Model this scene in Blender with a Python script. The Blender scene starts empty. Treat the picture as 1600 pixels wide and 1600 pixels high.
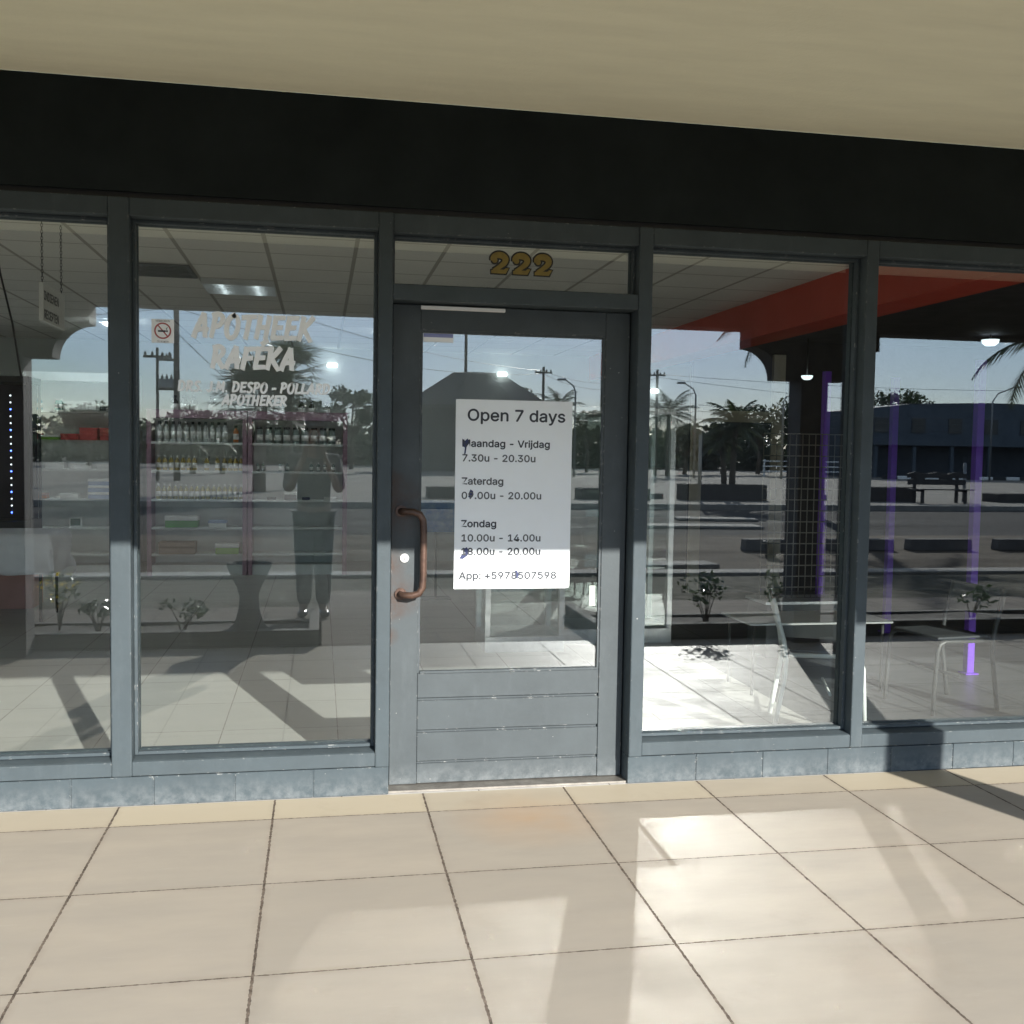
import bpy, bmesh, math, random
from mathutils import Vector, Matrix, noise as mnoise
R = math.radians
scene = bpy.context.scene
COL = scene.collection
rng = random.Random(7)

# ------------------------------------------------------------------ camera
cam_d = bpy.data.cameras.new("camera")
cam = bpy.data.objects.new("camera", cam_d)
COL.objects.link(cam)
YAW, PIT, ROL, CY, CH = 0.18518, -0.05847, 0.01587, -4.4201, 1.5
fw0 = Vector((math.sin(YAW), math.cos(YAW), 0)); rt0 = Vector((math.cos(YAW), -math.sin(YAW), 0)); up0 = Vector((0, 0, 1))
fw = fw0 * math.cos(PIT) + up0 * math.sin(PIT); up1 = up0 * math.cos(PIT) - fw0 * math.sin(PIT)
rt = rt0 * math.cos(ROL) + up1 * math.sin(ROL); up = up1 * math.cos(ROL) - rt0 * math.sin(ROL)
m3 = Matrix((rt, up, -fw)).transposed()
cam.matrix_world = Matrix.Translation((0, CY, CH)) @ m3.to_4x4()
cam_d.sensor_width = 36.0
cam_d.lens = 1607.36 * 36.0 / 1600.0
cam_d.clip_start = 0.02
cam_d.clip_end = 5000
scene.camera = cam

# ------------------------------------------------------------------ sky, sun, exposure
SUN = Vector((0.335, -1.0, 0.427)).normalized()          # towards the sun
ELEV = math.asin(SUN.z)
AZ = math.atan2(SUN.x, SUN.y)
world = bpy.data.worlds.new("World"); scene.world = world; world.use_nodes = True
wn = world.node_tree.nodes; wl = world.node_tree.links
for n in list(wn): wn.remove(n)
wo = wn.new("ShaderNodeOutputWorld"); bg = wn.new("ShaderNodeBackground")
sky = wn.new("ShaderNodeTexSky"); sky.sky_type = 'NISHITA'; sky.sun_disc = False
sky.sun_elevation = ELEV; sky.sun_rotation = AZ
sky.dust_density = 0.15; sky.air_density = 1.0; sky.ozone_density = 3.5
tc = wn.new("ShaderNodeTexCoord"); mp = wn.new("ShaderNodeMapping"); mp.inputs['Scale'].default_value = (1.0, 1.0, 3.2)
cn = wn.new("ShaderNodeTexNoise"); cn.inputs['Scale'].default_value = 2.3; cn.inputs['Detail'].default_value = 6; cn.inputs['Roughness'].default_value = 0.55
cr = wn.new("ShaderNodeValToRGB"); cr.color_ramp.elements[0].position = 0.30; cr.color_ramp.elements[1].position = 0.66
cr.color_ramp.elements[0].color = (0, 0, 0, 1); cr.color_ramp.elements[1].color = (0.75, 0.75, 0.75, 1)
mx = wn.new("ShaderNodeMix"); mx.data_type = 'RGBA'; mx.blend_type = 'MIX'
wl.new(tc.outputs['Generated'], mp.inputs['Vector']); wl.new(mp.outputs['Vector'], cn.inputs['Vector']); wl.new(cn.outputs['Fac'], cr.inputs['Fac'])
wl.new(cr.outputs['Color'], mx.inputs['Factor']); wl.new(sky.outputs['Color'], mx.inputs['A'])
mx.inputs['B'].default_value = (8.6, 10.2, 13.0, 1)
wl.new(mx.outputs['Result'], bg.inputs['Color']); bg.inputs['Strength'].default_value = 0.092
wl.new(bg.outputs['Background'], wo.inputs['Surface'])
sd = bpy.data.lights.new("sun", 'SUN'); sd.energy = 5.0; sd.angle = R(0.5); sd.color = (1.0, 0.955, 0.89)
sun = bpy.data.objects.new("sun", sd); COL.objects.link(sun)
sun.rotation_euler = SUN.to_track_quat('Z', 'Y').to_euler(); sun.location = SUN * 60
scene.view_settings.view_transform = 'Standard'; scene.view_settings.look = 'None'
scene.view_settings.gamma = 1; scene.view_settings.use_curve_mapping = False
scene.view_settings.exposure = 1.08
scene.render.engine = 'CYCLES'
cy = scene.cycles
cy.use_denoising = True
# path guiding finds the sunlight that the panes throw back onto the pavement
cy.use_guiding = True; cy.use_surface_guiding = True; cy.use_volume_guiding = False; cy.surface_guiding_probability = 0.7; cy.guiding_training_samples = 64
cy.max_bounces = 10; cy.diffuse_bounces = 5; cy.glossy_bounces = 5; cy.transparent_max_bounces = 24
cy.caustics_reflective = True; cy.blur_glossy = 0.13; cy.sample_clamp_indirect = 0.0

# ------------------------------------------------------------------ materials
def newmat(name):
    m = bpy.data.materials.new(name); m.use_nodes = True
    nt = m.node_tree
    for n in list(nt.nodes): nt.nodes.remove(n)
    out = nt.nodes.new("ShaderNodeOutputMaterial")
    return m, nt, out
def N(nt, t, **kw):
    n = nt.nodes.new("ShaderNode" + t)
    for k, v in kw.items():
        if k in ('operation', 'blend_type', 'data_type', 'noise_dimensions', 'feature', 'distance', 'clamp', 'samples', 'use_clamp', 'interpolation_type', 'musgrave_type'): setattr(n, k, v)
        else: n.inputs[k.replace('_', ' ')].default_value = v
    return n
def L(nt, a, b): nt.links.new(a, b)
def M2(nt, op, a, b=None, clamp=False):
    n = nt.nodes.new("ShaderNodeMath"); n.operation = op; n.use_clamp = clamp
    for i, v in enumerate((a, b)):
        if v is None: continue
        if isinstance(v, (int, float)): n.inputs[i].default_value = v
        else: nt.links.new(v, n.inputs[i])
    return n.outputs[0]
def mixc(nt, f, a, b, bt='MIX'):
    n = nt.nodes.new("ShaderNodeMix"); n.data_type = 'RGBA'; n.blend_type = bt
    for s, v in (('Factor', f), ('A', a), ('B', b)):
        if isinstance(v, (int, float)): n.inputs[s].default_value = v
        elif isinstance(v, tuple): n.inputs[s].default_value = (*v[:3], 1)
        else: nt.links.new(v, n.inputs[s])
    return n.outputs['Result']
def objco(nt):
    n = nt.nodes.new("ShaderNodeNewGeometry"); return n.outputs['Position']
def noisev(nt, co, scale, detail=4, rough=0.55, vec_scale=None):
    if vec_scale:
        mpn = nt.nodes.new("ShaderNodeMapping"); mpn.inputs['Scale'].default_value = vec_scale; L(nt, co, mpn.inputs['Vector']); co = mpn.outputs['Vector']
    n = nt.nodes.new("ShaderNodeTexNoise"); n.inputs['Scale'].default_value = scale; n.inputs['Detail'].default_value = detail; n.inputs['Roughness'].default_value = rough
    L(nt, co, n.inputs['Vector']); return n.outputs['Fac']
def ramp(nt, f, a, b):
    n = nt.nodes.new("ShaderNodeMapRange"); n.clamp = True
    n.inputs['From Min'].default_value = a; n.inputs['From Max'].default_value = b; L(nt, f, n.inputs['Value']); return n.outputs['Result']
_cache = {}
def mat(name, col, rough=0.6, var=0.18, scale=6.0, bump=0.0, bscale=60.0, metal=0.0, vs=None, col2=None, emit=None, estr=0.0, spec=0.5):
    """a painted or natural surface whose colour and gloss wander a little"""
    if name in _cache: return _cache[name]
    m, nt, out = newmat(name)
    b = nt.nodes.new("ShaderNodeBsdfPrincipled")
    co = objco(nt)
    f = ramp(nt, noisev(nt, co, scale, 5, 0.6, vs), 0.3, 0.7)
    c2 = col2 if col2 else tuple(c * (1 - var) for c in col)
    c1 = col if col2 else tuple(min(1, c * (1 + var * 0.5)) for c in col)
    L(nt, mixc(nt, f, c1, c2), b.inputs['Base Color'])
    L(nt, M2(nt, 'ADD', M2(nt, 'MULTIPLY', f, 0.12), rough - 0.06, True), b.inputs['Roughness'])
    b.inputs['Metallic'].default_value = metal
    b.inputs['Specular IOR Level'].default_value = spec
    if bump:
        bn = nt.nodes.new("ShaderNodeBump"); bn.inputs['Strength'].default_value = bump; bn.inputs['Distance'].default_value = 0.004
        L(nt, noisev(nt, co, bscale, 4, 0.6), bn.inputs['Height']); L(nt, bn.outputs['Normal'], b.inputs['Normal'])
    if emit:
        b.inputs['Emission Color'].default_value = (*emit, 1); b.inputs['Emission Strength'].default_value = estr
    L(nt, b.outputs['BSDF'], out.inputs['Surface'])
    _cache[name] = m
    return m
def glass(name, tint, r0):
    """thin clear sheet: mirror by Fresnel, else straight through with a tint"""
    m, nt, out = newmat(name)
    tr = nt.nodes.new("ShaderNodeBsdfTransparent"); tr.inputs['Color'].default_value = (*tint, 1)
    gl = nt.nodes.new("ShaderNodeBsdfGlossy"); gl.inputs['Roughness'].default_value = 0.0; gl.inputs['Color'].default_value = (0.94, 0.98, 1.0, 1)
    lw = nt.nodes.new("ShaderNodeNewGeometry")
    d = nt.nodes.new("ShaderNodeVectorMath"); d.operation = 'DOT_PRODUCT'
    L(nt, lw.outputs['Normal'], d.inputs[0]); L(nt, lw.outputs['Incoming'], d.inputs[1])
    c = M2(nt, 'ABSOLUTE', d.outputs['Value'])
    p5 = M2(nt, 'POWER', M2(nt, 'SUBTRACT', 1.0, c, True), 5.0)
    f = M2(nt, 'ADD', M2(nt, 'MULTIPLY', p5, 1 - r0), r0, True)
    mxs = nt.nodes.new("ShaderNodeMixShader"); L(nt, f, mxs.inputs['Fac']); L(nt, tr.outputs[0], mxs.inputs[1]); L(nt, gl.outputs[0], mxs.inputs[2])
    L(nt, mxs.outputs[0], out.inputs['Surface'])
    return m
GLASS = glass("window_glass", (0.95, 0.97, 0.96), 0.115)
GLASS_IN = glass("showcase_glass", (0.95, 0.98, 0.97), 0.03)

def frame_paint(name, col, chips=True, rust=None):
    m, nt, out = newmat(name)
    b = nt.nodes.new("ShaderNodeBsdfPrincipled"); co = objco(nt)
    f = ramp(nt, noisev(nt, co, 5.0, 6, 0.65), 0.3, 0.72)
    c = mixc(nt, f, col, tuple(x * 0.8 for x in col))
    st = ramp(nt, noisev(nt, co, 9.0, 5, 0.7, (1, 1, 0.25)), 0.55, 0.8)
    c = mixc(nt, M2(nt, 'MULTIPLY', st, 0.18), c, (0.15, 0.17, 0.18))
    sep = nt.nodes.new("ShaderNodeSeparateXYZ"); L(nt, co, sep.inputs[0])
    # washed-out dust and lime that settled near the pavement
    low = M2(nt, 'MULTIPLY', M2(nt, 'SUBTRACT', 1.0, ramp(nt, sep.outputs['Z'], 0.0, 0.11)), ramp(nt, noisev(nt, co, 22, 6, 0.7), 0.38, 0.7))
    c = mixc(nt, M2(nt, 'MULTIPLY', low, 0.40), c, (0.26, 0.275, 0.28))
    if rust:
        for (px, pz, rad) in rust:
            v = nt.nodes.new("ShaderNodeVectorMath"); v.operation = 'DISTANCE'; L(nt, co, v.inputs[0]); v.inputs[1].default_value = (px, 0.10, pz)
            near = M2(nt, 'SUBTRACT', 1.0, M2(nt, 'DIVIDE', v.outputs['Value'], rad), True)
            k = M2(nt, 'MULTIPLY', near, ramp(nt, noisev(nt, co, 26, 6, 0.7), 0.25, 0.62))
            c = mixc(nt, M2(nt, 'MULTIPLY', k, 0.9, True), c, (0.07, 0.04, 0.028))
    if chips:
        bv = nt.nodes.new("ShaderNodeBevel"); bv.samples = 4; bv.inputs['Radius'].default_value = 0.006
        g = nt.nodes.new("ShaderNodeNewGeometry"); dt = nt.nodes.new("ShaderNodeVectorMath"); dt.operation = 'DOT_PRODUCT'
        L(nt, bv.outputs['Normal'], dt.inputs[0]); L(nt, g.outputs['Normal'], dt.inputs[1])
        edge = M2(nt, 'SUBTRACT', 1.0, ramp(nt, dt.outputs['Value'], 0.86, 0.985))
        ch = M2(nt, 'MULTIPLY', edge, ramp(nt, noisev(nt, co, 30, 6, 0.75), 0.565, 0.65))
        c = mixc(nt, ch, c, (0.52, 0.52, 0.49))
        sp = ramp(nt, noisev(nt, co, 85, 2, 0.5), 0.785, 0.81)
        c = mixc(nt, sp, c, (0.5, 0.5, 0.47))
    L(nt, c, b.inputs['Base Color'])
    b.inputs['Specular IOR Level'].default_value = 0.22
    L(nt, M2(nt, 'ADD', M2(nt, 'MULTIPLY', f, 0.2), 0.40), b.inputs['Roughness'])
    bn = nt.nodes.new("ShaderNodeBump"); bn.inputs['Strength'].default_value = 0.18; bn.inputs['Distance'].default_value = 0.003
    L(nt, noisev(nt, co, 42, 5, 0.6), bn.inputs['Height']); L(nt, bn.outputs['Normal'], b.inputs['Normal'])
    L(nt, b.outputs['BSDF'], out.inputs['Surface'])
    return m
PAINT = frame_paint("blue_grey_paint", (0.060, 0.077, 0.086))
PAINT_DOOR = frame_paint("door_paint", (0.069, 0.082, 0.088), rust=[(0.33, 1.25, 0.16), (0.35, 0.86, 0.11), (0.30, 1.0, 0.09), (0.303, 1.36, 0.07), (0.303, 0.80, 0.08), (0.303, 0.68, 0.05)])
PAINT_PLINTH = frame_paint("plinth_paint", (0.060, 0.078, 0.088))
PAINT_DARK = mat("charcoal_fascia_paint", (0.0115, 0.0165, 0.0175), 0.8, 0.25, 3.0, 0.1, 30, spec=0.2)

def tile_floor(name, s, x0, y0, cols, grout, gw_x, gw_y, rough, stain=True, border=None, spec=0.5):
    m, nt, out = newmat(name)
    b = nt.nodes.new("ShaderNodeBsdfPrincipled"); co = objco(nt)
    sep = nt.nodes.new("ShaderNodeSeparateXYZ"); L(nt, co, sep.inputs[0])
    u = M2(nt, 'DIVIDE', M2(nt, 'SUBTRACT', sep.outputs['X'], x0), s); v = M2(nt, 'DIVIDE', M2(nt, 'SUBTRACT', sep.outputs['Y'], y0), s)
    def dist(t):
        fr = M2(nt, 'FRACT', t); return M2(nt, 'MINIMUM', fr, M2(nt, 'SUBTRACT', 1.0, fr))
    wob = M2(nt, 'MULTIPLY', M2(nt, 'SUBTRACT', noisev(nt, co, 60, 3), 0.5), 0.009 / s)
    gx = M2(nt, 'LESS_THAN', M2(nt, 'ADD', dist(u), wob), gw_x / 2 / s); gy = M2(nt, 'LESS_THAN', M2(nt, 'ADD', dist(v), wob), gw_y / 2 / s)
    g = M2(nt, 'MAXIMUM', gx, gy)
    cmb = nt.nodes.new("ShaderNodeCombineXYZ"); L(nt, M2(nt, 'FLOOR', u), cmb.inputs[0]); L(nt, M2(nt, 'FLOOR', v), cmb.inputs[1])
    wn_ = nt.nodes.new("ShaderNodeTexWhiteNoise"); wn_.noise_dimensions = '3D'; L(nt, cmb.outputs[0], wn_.inputs['Vector'])
    c = mixc(nt, wn_.outputs['Value'], cols[0], cols[1])
    # cloudy glaze, drawn out along x, shifted from tile to tile
    sh = nt.nodes.new("ShaderNodeVectorMath"); sh.operation = 'ADD'; L(nt, co, sh.inputs[0])
    ms = nt.nodes.new("ShaderNodeVectorMath"); ms.operation = 'SCALE'; L(nt, wn_.outputs['Color'], ms.inputs[0]); ms.inputs['Scale'].default_value = 7.0
    L(nt, ms.outputs[0], sh.inputs[1])
    cl = ramp(nt, noisev(nt, sh.outputs[0], 3.2, 7, 0.62, (0.55, 1.6, 1)), 0.3, 0.72)
    c = mixc(nt, M2(nt, 'MULTIPLY', cl, 0.75), c, cols[2])
    if border:
        c = mixc(nt, M2(nt, 'MULTIPLY', M2(nt, 'GREATER_THAN', sep.outputs['Y'], y0), M2(nt, 'ADD', 0.35, M2(nt, 'MULTIPLY', wn_.outputs['Value'], 0.65))), c, border)
    if stain:
        d = ramp(nt, noisev(nt, co, 2.1, 6, 0.7), 0.58, 0.85); c = mixc(nt, M2(nt, 'MULTIPLY', d, 0.35), c, (0.24, 0.20, 0.155))
        scf = ramp(nt, noisev(nt, co, 7.0, 8, 0.75, (0.5, 2.2, 1)), 0.60, 0.72); c = mixc(nt, M2(nt, 'MULTIPLY', scf, 0.14), c, (0.55, 0.50, 0.43))
        ed_ = M2(nt, 'SUBTRACT', 1.0, ramp(nt, M2(nt, 'MINIMUM', dist(u), dist(v)), 0.0, 0.045)); c = mixc(nt, M2(nt, 'MULTIPLY', M2(nt, 'MULTIPLY', ed_, ramp(nt, noisev(nt, co, 9, 5, 0.7), 0.4, 0.7)), 0.45), c, (0.20, 0.165, 0.13))
        vd = nt.nodes.new("ShaderNodeVectorMath"); vd.operation = 'DISTANCE'; L(nt, co, vd.inputs[0]); vd.inputs[1].default_value = (0.86, -0.36, 0)
        rs = M2(nt, 'MULTIPLY', M2(nt, 'SUBTRACT', 1.0, M2(nt, 'DIVIDE', vd.outputs['Value'], 0.36), True), noisev(nt, co, 5, 5))
        c = mixc(nt, M2(nt, 'MULTIPLY', rs, 0.8, True), c, (0.42, 0.25, 0.12))
        sp = ramp(nt, noisev(nt, co, 38, 2), 0.79, 0.82); c = mixc(nt, M2(nt, 'MULTIPLY', sp, 0.5), c, (0.22, 0.19, 0.15))
    gv = mixc(nt, ramp(nt, noisev(nt, co, 24, 5, 0.7), 0.4, 0.75), grout, tuple(min(1, x * 3.2) for x in grout)); c = mixc(nt, g, c, gv)
    L(nt, c, b.inputs['Base Color'])
    r = M2(nt, 'ADD', M2(nt, 'MULTIPLY', cl, 0.10), rough)
    L(nt, M2(nt, 'MAXIMUM', r, M2(nt, 'MULTIPLY', g, 0.85)), b.inputs['Roughness'])
    b.inputs['Specular IOR Level'].default_value = spec
    bn = nt.nodes.new("ShaderNodeBump"); bn.inputs['Strength'].default_value = 0.6; bn.inputs['Distance'].default_value = 0.003
    hgt = M2(nt, 'ADD', M2(nt, 'MULTIPLY', g, -1.0), M2(nt, 'MULTIPLY', noisev(nt, co, 14, 4), 0.05))
    L(nt, hgt, bn.inputs['Height']); L(nt, bn.outputs['Normal'], b.inputs['Normal'])
    L(nt, b.outputs['BSDF'], out.inputs['Surface'])
    return m
TILE = tile_floor("beige_porcelain_tile", 0.631, -0.812, -0.2325, ((0.375, 0.332, 0.272), (0.34, 0.303, 0.25), (0.295, 0.270, 0.230)), (0.075, 0.06, 0.048), 0.0085, 0.0055, 0.43, border=(0.47, 0.41, 0.30), spec=0.085)
TILE_IN = tile_floor("pale_shop_tile", 0.60, -1.70, 0.55, ((0.46, 0.455, 0.43), (0.43, 0.425, 0.40), (0.40, 0.395, 0.38)), (0.16, 0.15, 0.14), 0.006, 0.006, 0.40, stain=False, spec=0.3)

def ceiling_mat():
    m, nt, out = newmat("suspended_ceiling_tile"); b = nt.nodes.new("ShaderNodeBsdfPrincipled"); co = objco(nt)
    sep = nt.nodes.new("ShaderNodeSeparateXYZ"); L(nt, co, sep.inputs[0])
    def lines(s, o, w):
        fr = M2(nt, 'FRACT', M2(nt, 'DIVIDE', M2(nt, 'SUBTRACT', s, o), 0.585)); d = M2(nt, 'MINIMUM', fr, M2(nt, 'SUBTRACT', 1.0, fr)); return M2(nt, 'LESS_THAN', d, w / 2 / 0.585)
    g = M2(nt, 'MAXIMUM', lines(sep.outputs['X'], -1.525, 0.028), lines(sep.outputs['Y'], 2.31, 0.020))
    c = mixc(nt, ramp(nt, noisev(nt, co, 1.6, 4), 0.3, 0.7), (0.90, 0.87, 0.81), (0.84, 0.81, 0.75))
    c = mixc(nt, g, c, (0.46, 0.43, 0.38)); L(nt, c, b.inputs['Base Color']); b.inputs['Roughness'].default_value = 0.9
    bn = nt.nodes.new("ShaderNodeBump"); bn.inputs['Strength'].default_value = 0.3; bn.inputs['Distance'].default_value = 0.004
    L(nt, noisev(nt, co, 160, 2), bn.inputs['Height']); L(nt, bn.outputs['Normal'], b.inputs['Normal'])
    L(nt, b.outputs['BSDF'], out.inputs['Surface']); return m
CEIL = ceiling_mat()
SOFFIT = mat("cream_plaster", (0.92, 0.89, 0.68), 0.85, 0.055, 5.0, 0.45, 40, vs=(0.35, 1.8, 1.0))
WHITE = mat("white_paint", (0.78, 0.78, 0.75), 0.5, 0.06)
OFFWHITE = mat("off_white_laminate", (0.78, 0.80, 0.77), 0.5, 0.08)
ALU = mat("brushed_aluminium", (0.66, 0.68, 0.68), 0.38, 0.1, 20, metal=0.6)
BLACK = mat("black_plastic", (0.016, 0.017, 0.019), 0.45, 0.2)
VINYL = mat("white_vinyl_film", (0.93, 0.96, 0.97), 0.5, 0.04)

def flag_mat(name, base, mort, sx, sy, seed=0.0, rough=0.9, spec=0.3):
    m, nt, out = newmat(name); b = nt.nodes.new("ShaderNodeBsdfPrincipled"); co = objco(nt)
    br = nt.nodes.new("ShaderNodeTexBrick"); br.offset = 0.5; br.inputs['Scale'].default_value = 1.0
    br.inputs['Brick Width'].default_value = sx; br.inputs['Row Height'].default_value = sy; br.inputs['Mortar Size'].default_value = 0.012 * max(1, sx)
    br.inputs['Color1'].default_value = (*base, 1); br.inputs['Color2'].default_value = (*[c * 0.72 for c in base], 1); br.inputs['Mortar'].default_value = (*mort, 1)
    L(nt, co, br.inputs['Vector'])
    f = ramp(nt, noisev(nt, co, 2.5, 6, 0.65), 0.3, 0.75)
    L(nt, mixc(nt, f, br.outputs['Color'], mixc(nt, 0.65, br.outputs['Color'], tuple(c * 0.5 for c in base))), b.inputs['Base Color']); b.inputs['Roughness'].default_value = rough; b.inputs['Specular IOR Level'].default_value = spec
    bn = nt.nodes.new("ShaderNodeBump"); bn.inputs['Strength'].default_value = 0.7; bn.inputs['Distance'].default_value = 0.01
    L(nt, M2(nt, 'ADD', M2(nt, 'MULTIPLY', br.outputs['Fac'], -1.0), M2(nt, 'MULTIPLY', noisev(nt, co, 18, 5), 0.5)), bn.inputs['Height']); L(nt, bn.outputs['Normal'], b.inputs['Normal'])
    L(nt, b.outputs['BSDF'], out.inputs['Surface']); return m
FLAG = flag_mat("flagstone_slab", (0.19, 0.16, 0.13), (0.025, 0.022, 0.018), 0.95, 0.42, spec=0.15)
PAVER = flag_mat("lot_paver", (0.27, 0.25, 0.215), (0.12, 0.11, 0.095), 0.9, 1.1, spec=0.08)
GRAVEL = mat("gravel_bed", (0.12, 0.105, 0.08), 0.95, 0.5, 9.0, 0.9, 45, col2=(0.03, 0.034, 0.02), spec=0.08)
DRIVE = mat("stained_concrete", (0.125, 0.10, 0.072), 0.95, 0.5, 0.8, 0.5, 30, vs=(0.35, 1.4, 1), col2=(0.045, 0.034, 0.024), spec=0.08)
ASPHALT = mat("worn_asphalt", (0.062, 0.06, 0.057), 0.95, 0.3, 0.6, 0.5, 40, vs=(0.2, 1.2, 1), spec=0.05, col2=(0.04, 0.038, 0.036))
CONC = mat("concrete", (0.22, 0.205, 0.18), 0.92, 0.3, 4, 0.4, 40)
CONC_DK = mat("weathered_concrete", (0.12, 0.11, 0.10), 0.9, 0.4, 3, 0.4, 30)
SOIL = mat("planter_soil", (0.045, 0.035, 0.025), 0.95, 0.4, 12, 0.9, 50)
GROUND = mat("bare_ground", (0.13, 0.115, 0.085), 0.95, 0.4, 0.05)
BARK = mat("bark", (0.10, 0.078, 0.055), 0.9, 0.4, 14, 0.8, 30)
WOOD_GREY = mat("utility_pole_timber", (0.09, 0.078, 0.065), 0.85, 0.3, 8)
STEEL = mat("galvanised_steel", (0.22, 0.23, 0.235), 0.5, 0.15, metal=0.5)
def leafmat(name, col, tl=0.35, rough=0.45):
    m, nt, out = newmat(name); b = nt.nodes.new("ShaderNodeBsdfPrincipled"); co = objco(nt)
    c = mixc(nt, ramp(nt, noisev(nt, co, 1.7, 4), 0.35, 0.7), col, tuple(x * 0.55 for x in col))
    L(nt, c, b.inputs['Base Color']); b.inputs['Roughness'].default_value = rough
    t = nt.nodes.new("ShaderNodeBsdfTranslucent"); L(nt, c, t.inputs['Color'])
    x = nt.nodes.new("ShaderNodeMixShader"); x.inputs['Fac'].default_value = tl; L(nt, b.outputs[0], x.inputs[1]); L(nt, t.outputs[0], x.inputs[2]); L(nt, x.outputs[0], out.inputs['Surface']); return m
LEAF = leafmat("dark_tree_leaf", (0.040, 0.062, 0.026)); LEAF2 = leafmat("olive_leaf", (0.070, 0.085, 0.034)); PALMLEAF = leafmat("palm_leaf", (0.062, 0.082, 0.036)); SHRUB = leafmat("glossy_shrub_leaf", (0.055, 0.09, 0.035), 0.3, 0.22)
YELLOW = leafmat("yellow_petal", (0.65, 0.50, 0.05), 0.4)

# ------------------------------------------------------------------ mesh helpers
class MB:
    def __init__(s): s.v = []; s.f = []; s.mi = []; s.sm = []
    def add(s, vs, fs, mi=0, smooth=False):
        o = len(s.v); s.v += [tuple(p) for p in vs]; s.f += [tuple(i + o for i in f) for f in fs]; s.mi += [mi] * len(fs); s.sm += [smooth] * len(fs); return s
    def box(s, x0, x1, y0, y1, z0, z1, mi=0):
        return s.add([(x0, y0, z0), (x1, y0, z0), (x1, y1, z0), (x0, y1, z0), (x0, y0, z1), (x1, y0, z1), (x1, y1, z1), (x0, y1, z1)],
                     [(0, 3, 2, 1), (4, 5, 6, 7), (0, 1, 5, 4), (1, 2, 6, 5), (2, 3, 7, 6), (3, 0, 4, 7)], mi)
    def prism(s, pts, a, b, axis='y', mi=0):
        """closed outline in the plane across AXIS, from A to B along it"""
        n = len(pts)
        def P(p, t): return {'y': (p[0], t, p[1]), 'x': (t, p[0], p[1]), 'z': (p[0], p[1], t)}[axis]
        vs = [P(p, a) for p in pts] + [P(p, b) for p in pts]
        return s.add(vs, [tuple(range(n)), tuple(range(2 * n - 1, n - 1, -1))] + [(i + n, (i + 1) % n + n, (i + 1) % n, i) for i in range(n)], mi)
    def tube(s, pts, r, n=8, mi=0, cap=True):
        pts = [Vector(p) for p in pts]; rs = r if isinstance(r, (list, tuple)) else [r] * len(pts)
        vs = []; prev = None
        for i, p in enumerate(pts):
            t = (pts[min(i + 1, len(pts) - 1)] - pts[max(i - 1, 0)]).normalized()
            if prev is None:
                a = Vector((0, 0, 1)) if abs(t.z) < 0.9 else Vector((1, 0, 0)); nx = t.cross(a).normalized()
            else: nx = (prev - t * prev.dot(t)).normalized()
            prev = nx; ny = t.cross(nx)
            for k in range(n):
                a = 2 * math.pi * k / n; vs.append(p + nx * math.cos(a) * rs[i] + ny * math.sin(a) * rs[i])
        fs = [(i * n + k, i * n + (k + 1) % n, (i + 1) * n + (k + 1) % n, (i + 1) * n + k) for i in range(len(pts) - 1) for k in range(n)]
        s.add(vs, fs, mi, True)
        if cap: s.add([], [], mi); o = len(s.v) - len(vs); s.f += [tuple(o + k for k in range(n))[::-1], tuple(o + (len(pts) - 1) * n + k for k in range(n))]; s.mi += [mi, mi]; s.sm += [False, False]
        return s
    def lathe(s, prof, c=(0, 0, 0), n=16, mi=0):
        vs = []
        for r, z in prof:
            for k in range(n): a = 2 * math.pi * k / n; vs.append((c[0] + r * math.cos(a), c[1] + r * math.sin(a), c[2] + z))
        fs = [(i * n + k, i * n + (k + 1) % n, (i + 1) * n + (k + 1) % n, (i + 1) * n + k) for i in range(len(prof) - 1) for k in range(n)]
        fs.append(tuple(range(n))[::-1]); fs.append(tuple((len(prof) - 1) * n + k for k in range(n)))
        return s.add(vs, fs, mi, True)
    def build(s, name, m, parent=None, bevel=0.0, loc=None, seg=1):
        me = bpy.data.meshes.new(name); me.from_pydata(s.v, [], s.f); 
        ms = m if isinstance(m, (list, tuple)) else [m]
        for q in ms: me.materials.append(q)
        me.polygons.foreach_set('material_index', s.mi); me.polygons.foreach_set('use_smooth', s.sm); me.update()
        o = bpy.data.objects.new(name, me); COL.objects.link(o)
        if parent is not None:
            o.parent = parent
        if loc is not None: o.location = loc
        if bevel:
            md = o.modifiers.new("bevel", 'BEVEL'); md.width = bevel; md.segments = seg; md.limit_method = 'ANGLE'; md.angle_limit = R(40)
        return o
def tag(o, label, cat, group=None):
    o['label'] = label; o['category'] = cat
    if group: o['group'] = group
    return o
def thing(name, label, cat, loc=(0, 0, 0), rz=0.0, group=None):
    o = bpy.data.objects.new(name, None); COL.objects.link(o); o.location = loc; o.rotation_euler = (0, 0, rz); o.empty_display_size = 0.2
    return tag(o, label, cat, group)
def struct(o): o['kind'] = 'structure'; return o
def dup(root, loc=None, rz=None, label=None):
    kids = [c for c in bpy.data.objects if c.parent is root]
    r = root.copy(); COL.objects.link(r)
    if loc is not None: r.location = loc
    if rz is not None: r.rotation_euler = (0, 0, rz)
    if label: r['label'] = label
    for c in kids:
        q = c.copy(); COL.objects.link(q); q.parent = r
        for g in [x for x in bpy.data.objects if x.parent is c]:
            w = g.copy(); COL.objects.link(w); w.parent = q
    return r
def ui_font():
    # the sans face that ships with Blender; the built-in one if it is not there
    import os
    try:
        return bpy.data.fonts.load(os.path.join(bpy.utils.system_resource('DATAFILES'), 'fonts', 'Inter.woff2'))
    except Exception: return None
FONT = ui_font()
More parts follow.
